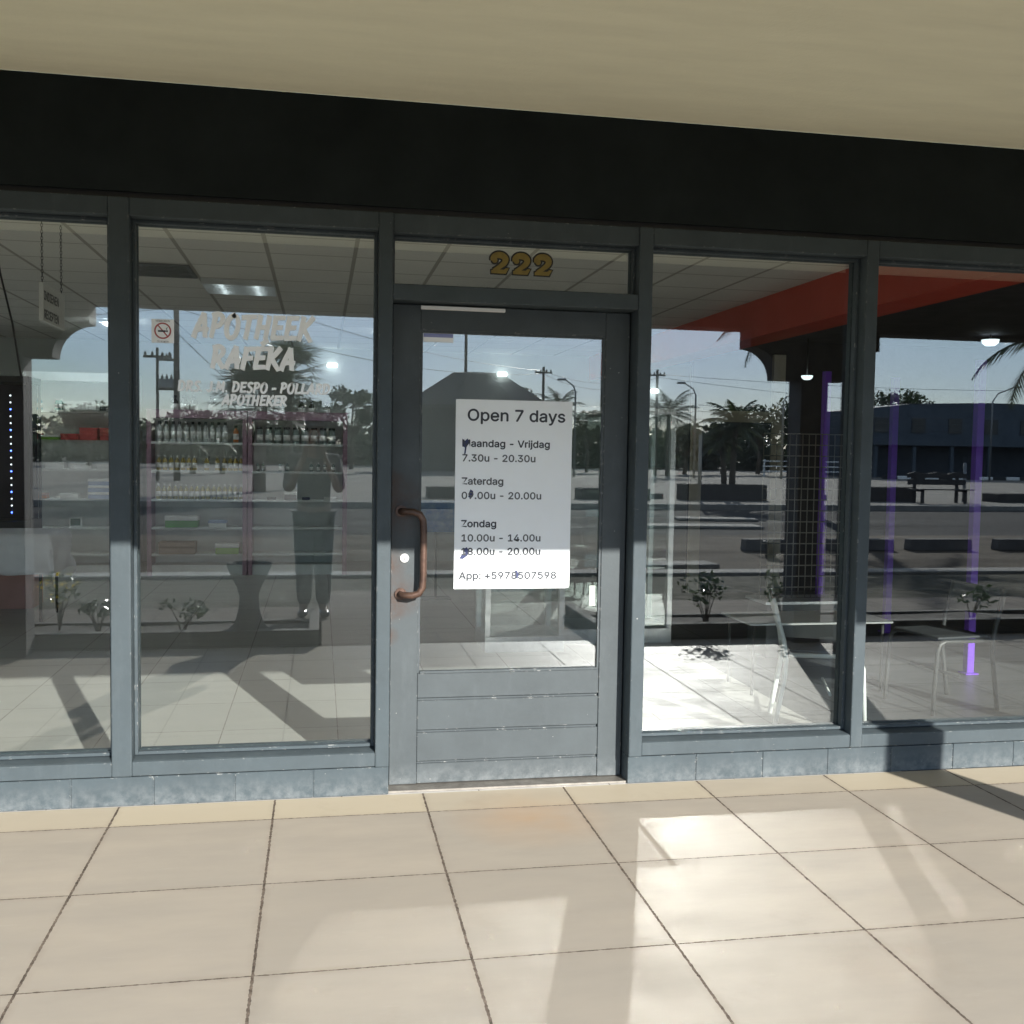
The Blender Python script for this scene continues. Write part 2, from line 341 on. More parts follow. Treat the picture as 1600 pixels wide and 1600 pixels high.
def text_mesh(name, body, size, m, parent, loc, align='LEFT', shear=0.0, offset=0.0, sx=1.0, face='front', depth=0.0002):
    c = bpy.data.curves.new(name, 'FONT'); c.body = body; c.size = size; c.align_x = align; c.shear = shear; c.offset = 0.0; c.extrude = depth; c.resolution_u = 4
    if FONT: c.font = FONT
    t = bpy.data.objects.new(name + "_tmp", c); COL.objects.link(t)
    dg = bpy.context.evaluated_depsgraph_get(); me = bpy.data.meshes.new_from_object(t.evaluated_get(dg))
    bpy.data.objects.remove(t, do_unlink=True); bpy.data.curves.remove(c)
    rot = Matrix.Rotation(math.pi / 2, 4, 'X')
    if face == 'right': rot = Matrix.Rotation(math.pi / 2, 4, 'Z') @ rot
    me.transform(rot @ Matrix.Diagonal((sx, 1, 1, 1))); me.materials.clear(); me.materials.append(m); me.name = name
    if offset:      # heavier strokes: the same outline again, a hair to each side
        bm_ = bmesh.new(); bm_.from_mesh(me); geo = bm_.verts[:] + bm_.edges[:] + bm_.faces[:]
        for k, dv in enumerate(((offset, 0), (-offset, 0), (0, offset), (0, -offset))):
            g = bmesh.ops.duplicate(bm_, geom=geo); d3 = Vector((dv[0], -0.00007 * (k + 1), dv[1])) if face == 'front' else Vector((0.00007 * (k + 1), dv[0], dv[1]))
            bmesh.ops.translate(bm_, vec=d3, verts=[x for x in g['geom'] if isinstance(x, bmesh.types.BMVert)])
        bm_.to_mesh(me); bm_.free()
    o = bpy.data.objects.new(name, me); COL.objects.link(o); o.parent = parent; o.location = loc
    return o

# ================================================================== GROUND, PAVEMENT, LOT
def sheet(name, x0, x1, y0, y1, z, m, nx=1, ny=1):
    b = MB(); b.add([(x0, y0, z), (x1, y0, z), (x1, y1, z), (x0, y1, z)], [(0, 1, 2, 3)]); return struct(b.build(name, m))
sheet("ground", -1500, 1500, -1500, 1500, -0.22, GROUND)
struct(MB().box(-14, 18, -3.26, 0.0, -0.2, 0.0).build("pavement", TILE))
struct(MB().box(-14, 2.75, 0.002, 10.5, -0.2, -0.001).build("shop_floor", TILE_IN))
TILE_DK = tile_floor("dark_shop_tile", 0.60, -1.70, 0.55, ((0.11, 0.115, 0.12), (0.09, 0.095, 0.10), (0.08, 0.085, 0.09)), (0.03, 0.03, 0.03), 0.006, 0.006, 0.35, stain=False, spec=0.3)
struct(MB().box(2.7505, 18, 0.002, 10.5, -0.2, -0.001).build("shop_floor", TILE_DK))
b = MB(); b.box(0.02, 2.18, -6.45, -3.265, -0.2, -0.008); b.box(-14, 0.02, -5.35, -4.46, -0.2, -0.012); b.box(2.18, 18, -5.5, -4.46, -0.2, -0.012); struct(b.build("path", FLAG))
b = MB(); b.box(-40, 0.02, -7.75, -5.35, -0.2, -0.04); b.box(0.02, 2.18, -7.75, -6.45, -0.2, -0.04); b.box(2.18, 45, -7.75, -5.5, -0.2, -0.04); struct(b.build("gravel_ground", GRAVEL))
struct(MB().box(-60, 80, -8.15, -7.75, -0.2, 0.0).build("kerb_strip", CONC, bevel=0.01))
struct(MB().box(-60, 80, -14.2, -8.15, -0.2, -0.055).build("driveway", DRIVE))
struct(MB().box(-60, 80, -23.0, -14.2, -0.2, -0.06).build("road", ASPHALT))
struct(MB().box(-60, 80, -23.3, -23.0, -0.2, 0.10).build("kerb", CONC, bevel=0.015))
struct(MB().box(-90, 150, -120, -23.3, -0.2, 0.075).build("parking_lot", PAVER))

# ================================================================== ARCADE
arc = thing("arcade", "cream plastered walkway canopy on square piers with coved brackets", "arcade", (0, -3.14, 0))
def world_child(mb, name, m, root, **k):
    o = mb.build(name, m, root, **k); o.location = -root.location; return o
b = MB(); b.box(-14, 18, -3.262, -0.0, 2.962, 3.25); world_child(b, "canopy_slab", SOFFIT, arc)
ARCF = mat("arcade_paint", (0.085, 0.082, 0.078), 0.8, 0.15, 3)
b = MB(); b.box(-14, 18, -3.262, -3.03, 2.49, 2.96); world_child(b, "beam", ARCF, arc)
for x0, x1 in ((-2.25, -2.02), (3.755, 3.985), (7.3, 7.53), (-8.0, -7.77)):
    b = MB(); b.box(x0, x1, -3.26, -3.032, 0.0, 2.49); world_child(b, "pier", ARCF, arc, bevel=0.006)
def bracket(xp, sgn, drop=True):
    fl, r, v = 0.19, 0.245, 0.14
    top, bot = 2.492, 2.105
    pts = [(xp, bot), (xp + sgn * fl, bot)]
    cx, cz = xp + sgn * (fl + r), bot
    for k in range(0, 13):
        a = math.pi / 2 * k / 12
        pts.append((cx - sgn * r * math.cos(a), cz + r * math.sin(a)))
    pts += [(cx, top), (xp, top)]
    b = MB(); b.prism(pts, -3.258, -3.034); world_child(b, "bracket", ARCF, arc)
bracket(-2.02, 1); bracket(3.755, -1); bracket(3.985, 1); bracket(7.3, -1); bracket(-2.25, -1); bracket(7.53, 1)
hk = MB(); HX, HY = 0.785, -1.165; hk.lathe([(0.008, 0), (0.008, -0.004)], (HX, HY, 2.961)); hk.tube([(HX, HY, 2.957), (HX, HY, 2.948), (HX + 0.005, HY, 2.943), (HX + 0.005, HY, 2.936), (HX, HY, 2.932), (HX - 0.005, HY, 2.936)], 0.002, 6)
tag(hk.build("ceiling_hook", STEEL), "small steel hook screwed into the cream canopy ceiling", "hook")

# ================================================================== SHOP BUILDING
shop = thing("shop_building", "shop with blue grey framed glass front, dark fascia and half glazed door", "shop", (0, 0, 0))
b = MB(); b.box(-14, 18, 0.0, 0.25, 2.522, 2.961); b.build("fascia", PAINT_DARK, shop)
b = MB(); b.box(-14, 18, 0.02, 0.25, 2.500, 2.522); b.build("shadow_gap", BLACK, shop)
b = MB()
JX = [(-4.20, -4.12), (-2.42, -2.34), (-0.842, -0.761), (0.2405, 0.301), (1.383, 1.4465), (2.473, 2.534), (4.20, 4.28), (5.95, 6.03)]
for i, (x0, x1) in enumerate(JX):
    m = MB(); m.box(x0, x1, -0.004, 0.16, 0.126 if i not in (3, 4) else 0.123, 2.4985); m.build("mullion", PAINT, shop, bevel=0.006, seg=2)
spans = [(-14, -4.20), (-4.12, -2.42), (-2.34, -0.842), (-0.761, 0.2405), (1.4465, 2.473), (2.534, 4.20), (4.28, 5.95), (6.03, 18)]
for x0, x1 in spans:
    m = MB(); m.box(x0, x1, 0.0, 0.16, 2.425, 2.4985); m.build("head_rail", PAINT, shop, bevel=0.003)
    m = MB(); m.prism([(0.0, 0.128), (0.16, 0.128), (0.16, 0.20), (0.10, 0.199), (0.012, 0.190), (0.0, 0.186)], x0, x1, 'x'); m.build("sill_rail", PAINT, shop, bevel=0.002)
# end walls either side of the glazed front
for x0, x1 in ((-14, -4.9), (6.9, 18)):
    m = MB(); m.box(x0, x1, 0.03, 0.15, 0.2, 2.43); m.build("wall", PAINT_DARK, shop)
# brick plinth, painted over
m = MB(); 
for x0, x1, off in ((-14, 0.3005, -0.022), (1.3835, 18, 1.383 + 0.326)):
    cuts = [x0] + sorted(c for c in [off + 0.3275 * k for k in range(-60, 70)] if x0 + 0.02 < c < x1 - 0.02) + [x1]
    for a, c in zip(cuts, cuts[1:]):
        m.box(a + (0.0022 if a != x0 else 0), c - (0.0022 if c != x1 else 0), 0.006 + rng.uniform(-0.001, 0.001), 0.159, 0.0005, 0.1225)
    m.box(x0 + 0.001, x1 - 0.001, 0.010, 0.155, 0.0008, 0.1215)
m.build("plinth", PAINT_PLINTH, shop, bevel=0.0025)
# door head and transom rails
m = MB(); m.box(0.301, 1.383, 0.0, 0.16, 2.137, 2.203); m.build("door_head", PAINT, shop, bevel=0.003)
m = MB(); m.box(0.301, 1.383, 0.006, 0.16, 2.418, 2.4985); m.build("head_rail", PAINT, shop, bevel=0.003)
m = MB(); m.box(0.3015, 1.3825, 0.02, 0.158, 0.0005, 0.009); m.build("threshold", mat("worn_steel", (0.30, 0.28, 0.25), 0.5, 0.3, 20, metal=0.7), shop)
# stop strips behind the door edges
m = MB(); m.box(0.301, 0.322, 0.147, 0.16, 0.01, 2.136); m.box(1.362, 1.383, 0.147, 0.16, 0.01, 2.136); m.build("door_stop", PAINT, shop)

def window(x0, x1, z0, z1, bead=0.014):
    m = MB()
    for ya, yb in ((0.060, 0.0955), (0.1045, 0.14)):
        m.box(x0, x0 + bead, ya, yb, z0, z1); m.box(x1 - bead, x1, ya, yb, z0, z1)
        m.box(x0 + bead, x1 - bead, ya, yb, z0, z0 + bead); m.box(x0 + bead, x1 - bead, ya, yb, z1 - bead, z1)
    w = m.build("window", PAINT, shop, bevel=0.002)
    p = MB(); p.box(x0 + 0.003, x1 - 0.003, 0.097, 0.103, z0 + 0.003, z1 - 0.003); p.build("pane", GLASS, w)
    return w
W = {}
for k, (x0, x1) in enumerate(spans[1:-1]):
    W[k] = window(x0 + 0.0005, x1 - 0.0005, 0.1995, 2.4245)
for x0, x1 in ((-4.9, -4.20), (6.03, 6.9)): window(x0, x1, 0.1995, 2.4245)
TR = window(0.3015, 1.3825, 2.2035, 2.4175, 0.010)

# ---- brush lettering for the window
S = {  # strokes in a unit cell, x to the right, z up
 'A': (0.86, [[(0.02, 0.0), (0.16, 0.38), (0.50, 1.0)], [(0.50, 1.0), (0.62, 0.5), (0.72, 0.02)], [(0.10, 0.30), (0.42, 0.34), (0.82, 0.33)]]),
 'P': (0.74, [[(0.18, 1.0), (0.14, 0.5), (0.08, 0.0)], [(0.02, 0.93), (0.34, 1.0), (0.62, 0.86), (0.60, 0.62), (0.38, 0.46), (0.14, 0.44)]]),
 'O': (0.86, [[(0.50, 1.0), (0.22, 0.86), (0.08, 0.50), (0.16, 0.14), (0.40, 0.0), (0.66, 0.14), (0.78, 0.52), (0.70, 0.86), (0.46, 1.0)]]),
 'T': (0.74, [[(0.0, 0.90), (0.36, 0.94), (0.80, 0.96)], [(0.44, 0.96), (0.38, 0.5), (0.30, 0.0)]]),
 'H': (0.86, [[(0.18, 1.0), (0.14, 0.5), (0.06, 0.02)], [(0.74, 0.98), (0.70, 0.5), (0.64, 0.0)], [(0.10, 0.48), (0.40, 0.50), (0.76, 0.50)]]),
 'E': (0.70, [[(0.18, 0.98), (0.13, 0.5), (0.08, 0.04)], [(0.12, 0.93), (0.38, 0.95), (0.72, 0.96)], [(0.12, 0.51), (0.36, 0.52), (0.60, 0.53)], [(0.06, 0.06), (0.34, 0.07), (0.68, 0.08)]]),
 'K': (0.82, [[(0.18, 1.0), (0.14, 0.5), (0.08, 0.0)], [(0.78, 1.0), (0.50, 0.70), (0.16, 0.46)], [(0.26, 0.52), (0.50, 0.26), (0.80, -0.04)]]),
 'R': (0.80, [[(0.18, 1.0), (0.14, 0.5), (0.08, 0.0)], [(0.02, 0.93), (0.36, 1.0), (0.64, 0.86), (0.60, 0.64), (0.38, 0.50), (0.14, 0.48)], [(0.30, 0.50), (0.50, 0.24), (0.76, 0.0)]]),
 'F': (0.68, [[(0.18, 0.98), (0.13, 0.5), (0.08, 0.0)], [(0.06, 0.93), (0.38, 0.95), (0.74, 0.97)], [(0.12, 0.50), (0.36, 0.51), (0.60, 0.53)]]),
 'D': (0.84, [[(0.16, 0.98), (0.12, 0.5), (0.08, 0.02)], [(0.02, 0.94), (0.36, 0.98), (0.68, 0.80), (0.74, 0.46), (0.54, 0.12), (0.08, 0.03)]]),
 'S': (0.70, [[(0.66, 0.90), (0.44, 1.0), (0.20, 0.88), (0.20, 0.66), (0.42, 0.52), (0.60, 0.36), (0.54, 0.12), (0.30, 0.0), (0.06, 0.10)]]),
 'J': (0.62, [[(0.52, 1.0), (0.50, 0.4), (0.40, 0.08), (0.20, 0.0), (0.04, 0.14)]]),
 'M': (1.02, [[(0.20, 1.0), (0.12, 0.5), (0.04, 0.0)], [(0.22, 0.98), (0.36, 0.6), (0.48, 0.26)], [(0.86, 1.0), (0.66, 0.6), (0.48, 0.26)], [(0.86, 1.0), (0.86, 0.5), (0.84, 0.0)]]),
 'L': (0.66, [[(0.18, 1.0), (0.13, 0.5), (0.08, 0.04)], [(0.06, 0.06), (0.34, 0.06), (0.66, 0.09)]]),
 '.': (0.34, [[(0.08, 0.05), (0.13, 0.07)]]), '-': (0.62, [[(0.08, 0.42), (0.30, 0.44), (0.52, 0.44)]]), ' ': (0.34, [])}
def smooth(pts, n=5):
    if len(pts) < 3: return pts
    out = []
    for i in range(len(pts) - 1):
        p0 = pts[max(i - 1, 0)]; p1 = pts[i]; p2 = pts[i + 1]; p3 = pts[min(i + 2, len(pts) - 1)]
        for k in range(n):
            t = k / n
            out.append(tuple(0.5 * (2 * p1[j] + (p2[j] - p0[j]) * t + (2 * p0[j] - 5 * p1[j] + 4 * p2[j] - p3[j]) * t * t + (3 * p1[j] - p0[j] - 3 * p2[j] + p3[j]) * t ** 3) for j in (0, 1)))
    out.append(pts[-1]); return out
def stroke(mb, pts, w, y, taper=0.15, round_end=False):
    n = len(pts); vs = []
    for i, p in enumerate(pts):
        a = pts[max(i - 1, 0)]; c = pts[min(i + 1, n - 1)]; d = Vector((c[0] - a[0], c[1] - a[1])).normalized(); q = Vector((-d.y, d.x))
        t = i / max(1, n - 1); hw = w[i] / 2 if isinstance(w, list) else w / 2 * (1.08 - taper * t)
        ext = 0
        if not isinstance(w, list): ext = (-0.25 * w if i == 0 else (0.25 * w if i == n - 1 else 0))
        sk = 0.18 * hw if i in (0, n - 1) and not isinstance(w, list) else 0
        vs.append((p[0] + q.x * hw + d.x * (ext + sk), y, p[1] + q.y * hw + d.y * (ext + sk))); vs.append((p[0] - q.x * hw + d.x * (ext - sk), y, p[1] - q.y * hw + d.y * (ext - sk)))
    mb.add(vs, [(2 * i, 2 * i + 2, 2 * i + 3, 2 * i + 1) for i in range(n - 1)])
def disc(mb, c, r, y, n=14): mb.add([(c[0] + r * math.cos(2 * math.pi * k / n), y, c[1] - r * math.sin(2 * math.pi * k / n)) for k in range(n)], [tuple(range(n))[::-1]])
def brush_line(mb, txt, x0, x1, z, h, w, y, tilt=0.0, slant=0.13):
    tot = sum(S['E' if ch == 'É' else ch][0] for ch in txt); k = (x1 - x0) / tot; cx = 0.0; q = 0
    for ch in txt:
        wd, ss = S['E' if ch == 'É' else ch]
        ss = [list(s) for s in ss]
        if ch == 'É': ss.append([(0.34, 1.17), (0.66, 1.36)])
        jz = rng.uniform(-0.02, 0.02) * h; js = rng.uniform(-0.03, 0.03)
        for s in ss:
            pp = [(x0 + (cx + 0.06 * wd + p[0] * 0.84) * k + (slant + js) * p[1] * h * 0.9, z + jz + p[1] * h + tilt * (x0 + cx * k - x0)) for p in smooth(s)]
            stroke(mb, pp, w, y - 0.00025 * (q % 7)); q += 1
        cx += wd
    return mb
LETY = 0.0958
lt = MB(); brush_line(lt, "APOTHEEK", -0.528, -0.035, 1.961, 0.096, 0.0208, LETY); lt.build("lettering", VINYL, W[2])
lt = MB(); brush_line(lt, "RAFÉKA", -0.455, -0.105, 1.834, 0.088, 0.0208, LETY); lt.build("lettering", VINYL, W[2])
lt = MB(); brush_line(lt, "DRS. J.M. DESPO - POLLARD", -0.588, 0.040, 1.734, 0.041, 0.0098, LETY); lt.build("lettering", VINYL, W[2])
lt = MB(); brush_line(lt, "APOTHEKER", -0.409, -0.140, 1.680, 0.041, 0.0100, LETY); lt.build("lettering", VINYL, W[2])
# house number
two = smooth([(0.10, 0.66), (0.13, 0.84), (0.30, 0.97), (0.54, 0.95), (0.68, 0.78), (0.62, 0.56), (0.40, 0.34), (0.16, 0.13)], 6)
tw = [0.20 + 0.10 * math.sin(math.pi * min(1, i / (len(two) - 1) * 1.15)) for i in range(len(two))]
gold = mat("gold_leaf_film", (0.30, 0.22, 0.055), 0.4, 0.2, 30, metal=0.2)
def digit(mb, x, z, w, h, y, grow):
    T = lambda p: (x + p[0] * w, z + p[1] * h)
    stroke(mb, [T(p) for p in two], [(t * 0.95 * w + 2 * grow) for t in tw], y)
    c = T((0.19, 0.70)); disc(mb, c, 0.125 * w + grow, y - 0.0002)
    p = [T(q) for q in ((0.04, 0.0), (0.70, 0.0), (0.84, 0.30), (0.70, 0.30), (0.62, 0.215), (0.22, 0.215), (0.04, 0.16))]
    cx = sum(q[0] for q in p) / len(p); cz = sum(q[1] for q in p) / len(p)
    pg = []
    for i, q in enumerate(p):
        a = Vector(p[i - 1]); c_ = Vector(p[(i + 1) % len(p)]); v = Vector(q); e1 = (v - a).normalized(); e2 = (c_ - v).normalized()
        n_ = (Vector((e1.y, -e1.x)) + Vector((e2.y, -e2.x))); n_ = n_.normalized() if n_.length > 1e-6 else Vector((e1.y, -e1.x)); pg.append((v.x + n_.x * grow, y - 0.0004, v.y + n_.y * grow))
    mb.add(pg, [tuple(range(len(pg)))])
for k in range(3):
    n0 = MB(); digit(n0, 0.732 + 0.0975 * k, 2.282, 0.098, 0.082, LETY, 0.0072); nb = n0.build("number", BLACK, TR)
    n1 = MB(); digit(n1, 0.732 + 0.0975 * k, 2.282, 0.098, 0.082, LETY - 0.0012, 0.0); n1.build("number", gold, TR)

# ---- the door
DY0, DY1 = 0.098, 0.144
dl = MB(); X0, X1, GX0, GX1, GZ0, GZ1 = 0.3085, 1.3765, 0.4300, 1.2640, 0.510, 2.024
dl.box(X0, GX0, DY0, DY1, 0.011, 2.131); dl.box(GX1, X1, DY0, DY1, 0.011, 2.131); dl.box(GX0, GX1, DY0, DY1, GZ1, 2.131)
door = dl.build("door", PAINT_DOOR, shop, bevel=0.0025)
pan = MB()
for z0, z1 in ((0.398, 0.5095), (0.253, 0.386), (0.112, 0.241), (0.012, 0.101)):
    pan.box(GX0 + 0.001, GX1 - 0.001, DY0 + 0.003, DY1 - 0.004, z0, z1)
pan.box(GX0 + 0.001, GX1 - 0.001, DY0 + 0.016, DY1 - 0.006, 0.0125, 0.5085)
pan.build("panel", PAINT_DOOR, door, bevel=0.0025)
bd = MB(); q = 0.010
bd.box(GX0, GX0 + q, DY0 + 0.006, DY0 + 0.018, GZ0, GZ1); bd.box(GX1 - q, GX1, DY0 + 0.006, DY0 + 0.018, GZ0, GZ1); bd.box(GX0 + q, GX1 - q, DY0 + 0.006, DY0 + 0.018, GZ1 - q, GZ1); bd.box(GX0 + q, GX1 - q, DY0 - 0.004, DY0 + 0.018, GZ0, GZ0 + q)
bd.build("glazing_bead", PAINT_DOOR, door)
pn = MB(); pn.box(GX0 + 0.001, GX1 - 0.001, DY0 + 0.019, DY0 + 0.025, GZ0 + 0.001, GZ1 - 0.001); pn.build("pane", GLASS, door)
HB = mat("worn_bronze", (0.155, 0.095, 0.07), 0.38, 0.35, 18, 0.2, 60, metal=0.55, col2=(0.05, 0.03, 0.024))
hd = MB(); hx = 0.445
hd.tube([(0.352, DY0, 1.232), (0.352, DY0 - 0.022, 1.233), (0.362, DY0 - 0.044, 1.233), (0.40, DY0 - 0.054, 1.232), (0.428, DY0 - 0.056, 1.222), (0.443, DY0 - 0.056, 1.196), (0.446, DY0 - 0.056, 1.15), (0.446, DY0 - 0.056, 0.95), (0.443, DY0 - 0.056, 0.90), (0.428, DY0 - 0.056, 0.875), (0.40, DY0 - 0.054, 0.866), (0.362, DY0 - 0.044, 0.866), (0.352, DY0 - 0.022, 0.867), (0.352, DY0, 0.868)], 0.0155, 12)
hd.tube([(0.352, DY0 - 0.0005, 1.232), (0.352, DY0 - 0.010, 1.232)], 0.026, 14); hd.tube([(0.352, DY0 - 0.0005, 0.868), (0.352, DY0 - 0.010, 0.868)], 0.026, 14)
hd.build("handle", HB, door)
lk = MB(); lk.tube([(0.368, DY0 - 0.0002, 1.026), (0.368, DY0 - 0.006, 1.026)], 0.0195, 20); lk.tube([(0.368, DY0 - 0.006, 1.028), (0.368, DY0 - 0.009, 1.028)], 0.008, 14)
lk.build("lock", mat("satin_steel", (0.72, 0.72, 0.70), 0.35, 0.05, metal=0.6), door)
kh = MB(); kh.box(0.3668, 0.3692, DY0 - 0.0097, DY0 - 0.0091, 1.017, 1.031); kh.build("keyhole", BLACK, door)
ws = MB(); ws.box(0.428, 0.80, DY0 - 0.016, DY0 - 0.001, 2.112, 2.128); ws.build("draught_strip", WHITE, door, bevel=0.002)

# ---- interior shell of the building
WALL_IN = mat("shop_wall_paint", (0.56, 0.58, 0.55), 0.8, 0.08, 1.5)
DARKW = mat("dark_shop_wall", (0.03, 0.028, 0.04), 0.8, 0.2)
REDP = mat("red_bulkhead_paint", (0.62, 0.055, 0.022), 0.55, 0.08, 2)
b = MB(); b.box(-14, 18, 9.5, 9.65, 0, 3.2); b.build("back_wall", WALL_IN, shop)
b = MB(); b.box(-6.2, -6.05, 0.16, 9.5, 0, 3.2); b.build("side_wall", WALL_IN, shop)
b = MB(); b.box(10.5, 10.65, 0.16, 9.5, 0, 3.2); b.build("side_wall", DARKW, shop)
b = MB(); b.box(-6.05, 3.66, 0.25, 9.5, 2.83, 2.86); struct(b.build("shop_ceiling", CEIL))
b = MB(); b.box(-14, 18, 0.25, 10, 2.962, 3.25); b.build("roof", SOFFIT, shop)
b = MB(); b.box(3.66, 3.96, 0.25, 9.5, 2.515, 2.961); b.build("bulkhead", REDP, shop)
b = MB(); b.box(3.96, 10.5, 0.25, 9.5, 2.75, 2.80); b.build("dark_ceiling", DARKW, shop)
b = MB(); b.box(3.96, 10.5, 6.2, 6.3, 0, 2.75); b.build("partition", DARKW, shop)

# ================================================================== ON THE GLASS
nt_ = thing("notice", "white paper notice with opening hours taped inside the door glass", "notice", (0.853, 0.115, 0.88))
PAPER = mat("white_paper", (0.78, 0.82, 0.84), 0.6, 0.03, 3)
INK = mat("black_ink", (0.035, 0.04, 0.05), 0.6, 0.1); INKG = mat("grey_ink", (0.085, 0.09, 0.095), 0.6, 0.1); INKB = mat("blue_ink", (0.02, 0.03, 0.10), 0.6, 0.1)
b = MB(); NX0, NX1, NZ0, NZ1 = 0.590, 1.120, 0.884, 1.729; rr = 0.012
pts = [(NX0, NZ0), (NX1 - rr, NZ0), (NX1 - rr * 0.3, NZ0 + rr * 0.3), (NX1, NZ0 + rr), (NX1, NZ1), (NX0, NZ1)]
b.prism([(x, z) for x, z in pts][::-1], 0.1145, 0.1158)
o = b.build("paper", PAPER, nt_); o.location = -nt_.location
def note(txt, x, z, size, m, off=0.0, sx=1.0):
    text_mesh("lettering", txt, size, m, nt_, (x - nt_.location.x, 0.1140 - nt_.location.y, z - nt_.location.z), offset=off, sx=sx, depth=0.0001)
note("Open 7 days", 0.640, 1.636, 0.098, INK, 0.0017, 1.10)
note("Maandag - Vrijdag", 0.618, 1.520, 0.059, INK, 0.0014, 1.10)
note("7.30u - 20.30u", 0.618, 1.455, 0.059, INKG, 0.0012, 1.10)
note("Zaterdag", 0.618, 1.352, 0.059, INKG, 0.0014, 1.10)
note("09.00u - 20.00u", 0.618, 1.288, 0.059, INKG, 0.0012, 1.10)
note("Zondag", 0.618, 1.162, 0.059, INK, 0.0014, 1.10)
note("10.00u - 14.00u", 0.618, 1.098, 0.059, INKG, 0.0012, 1.10)
note("18.00u - 20.00u", 0.618, 1.037, 0.059, INK, 0.0016, 1.10)
note("App: +5978507598", 0.612, 0.928, 0.061, INK, 0.0020, 1.10)
for pg in ([(0.620, 1.555), (0.632, 1.545), (0.644, 1.556), (0.652, 1.535), (0.640, 1.520), (0.636, 1.490), (0.628, 1.478), (0.632, 1.515), (0.620, 1.525)],
           [(0.612, 1.020), (0.630, 1.018), (0.650, 1.034), (0.658, 1.055), (0.646, 1.072), (0.634, 1.064), (0.640, 1.045), (0.622, 1.036)],
           [(0.650, 1.296), (0.662, 1.290), (0.672, 1.300), (0.672, 1.322), (0.660, 1.330), (0.654, 1.318)], [(0.866, 0.930), (0.880, 0.930), (0.884, 0.948), (0.878, 0.966), (0.866, 0.966), (0.870, 0.948)]):
    bl = MB(); bl.add([(x, 0.11375, z) for x, z in pg], [tuple(range(len(pg)))]); o = bl.build("ink_blot", INKB, nt_); o.location = -nt_.location
st = thing("no_smoking_sticker", "square white no smoking sticker with a red ring on the lettered window", "sticker", (-0.646, 0.0965, 1.93))
b = MB(); b.box(-0.045, 0.045, -0.0006, 0.0, 0.0, 0.098); b.build("backing", VINYL, st)
RED = mat("sticker_red", (0.42, 0.09, 0.09), 0.5, 0.1)
b = MB(); n = 32
for k in range(n):
    a0, a1 = 2 * math.pi * k / n, 2 * math.pi * (k + 1) / n
    b.add([(0.034 * math.cos(a0), -0.0010, 0.05 + 0.034 * math.sin(a0)), (0.034 * math.cos(a1), -0.0010, 0.05 + 0.034 * math.sin(a1)), (0.028 * math.cos(a1), -0.0010, 0.05 + 0.028 * math.sin(a1)), (0.028 * math.cos(a0), -0.0010, 0.05 + 0.028 * math.sin(a0))], [(0, 1, 2, 3)])
b.add([(-0.022, -0.0012, 0.072), (-0.018, -0.0012, 0.075), (0.022, -0.0012, 0.028), (0.018, -0.0012, 0.025)], [(0, 1, 2, 3)]); b.build("ring", RED, st)
b = MB(); b.box(-0.019, 0.012, -0.0016, -0.0013, 0.045, 0.052); b.box(0.014, 0.020, -0.0016, -0.0013, 0.045, 0.052)
b.tube([(0.017, -0.0014, 0.054), (0.014, -0.0014, 0.060), (0.020, -0.0014, 0.064)], 0.0012, 5); b.build("cigarette", INK, st)
text_mesh("lettering", "VERBODEN", 0.0155, INKG, st, (0, -0.001, 0.0865), align='CENTER'); text_mesh("lettering", "TE ROKEN", 0.0135, INKG, st, (0, -0.001, 0.002), align='CENTER')
dst = thing("door_sticker", "white and blue strip sticker in the top corner of the door glass", "sticker", (0.50, 0.1165, 1.975))
b = MB(); b.box(-0.058, 0.075, -0.0006, 0, 0.0, 0.038); b.build("backing", VINYL, dst)
b = MB(); b.box(-0.056, 0.073, -0.0012, -0.0007, 0.021, 0.037); b.build("band", mat("lilac_print", (0.25, 0.28, 0.52), 0.5, 0.05), dst)
cs = MB(); cs.box(1.218, 1.246, 0.1235, 0.127, 0.80, 0.893); tag(cs.build("card", mat("card_stock", (0.62, 0.64, 0.60), 0.6, 0.05)), "small plain card stuck low on the hinge side of the door glass", "card")

# ================================================================== INSIDE THE SHOP
PINK = mat("mauve_upright", (0.36, 0.22, 0.28), 0.5, 0.12)
ZS = [0.255, 0.565, 0.89, 1.225, 1.555, 1.89]
def shelving(x0, x1, label, top=2.24, upright=PINK):
    t = thing("shelving_unit", label, "shelving", ((x0 + x1) / 2, 8.15, 0), 0, "shelving along the back of the shop"); w = (x1 - x0) / 2
    for sx in (-1, 1):
        m = MB(); m.box(min(sx * w, sx * (w - 0.05)), max(sx * w, sx * (w - 0.05)), -0.16, 0.17, 0, top); m.build("upright", upright, t, bevel=0.003)
    m = MB(); m.box(-w + 0.05, w - 0.05, 0.15, 0.168, 0.12, top - 0.004); m.build("back_panel", OFFWHITE, t)
    for z in ZS:
        m = MB(); m.box(-w + 0.051, w - 0.051, -0.155, 0.149, z - 0.028, z); m.build("shelf", OFFWHITE, t, bevel=0.003)
    m = MB(); m.box(-w + 0.051, w - 0.051, -0.13, 0.14, 0.0, 0.12); m.build("base", OFFWHITE, t)
    m = MB(); m.box(-w + 0.051, w - 0.051, -0.158, 0.149, top - 0.10, top - 0.003); m.build("cornice", OFFWHITE if upright is not PINK else PINK, t)
    return t
shelving(-3.30, -2.06, "white shelving unit with red boxes behind the cloth covered table", 2.32, OFFWHITE)
shelving(-1.96, -0.84, "mauve framed shelving unit with bottle rows and green boxes under the window lettering", 1.93)
shelving(-0.83, 0.32, "mauve framed shelving unit with one row of jars and mostly bare shelves", 1.93)
FY = 8.06
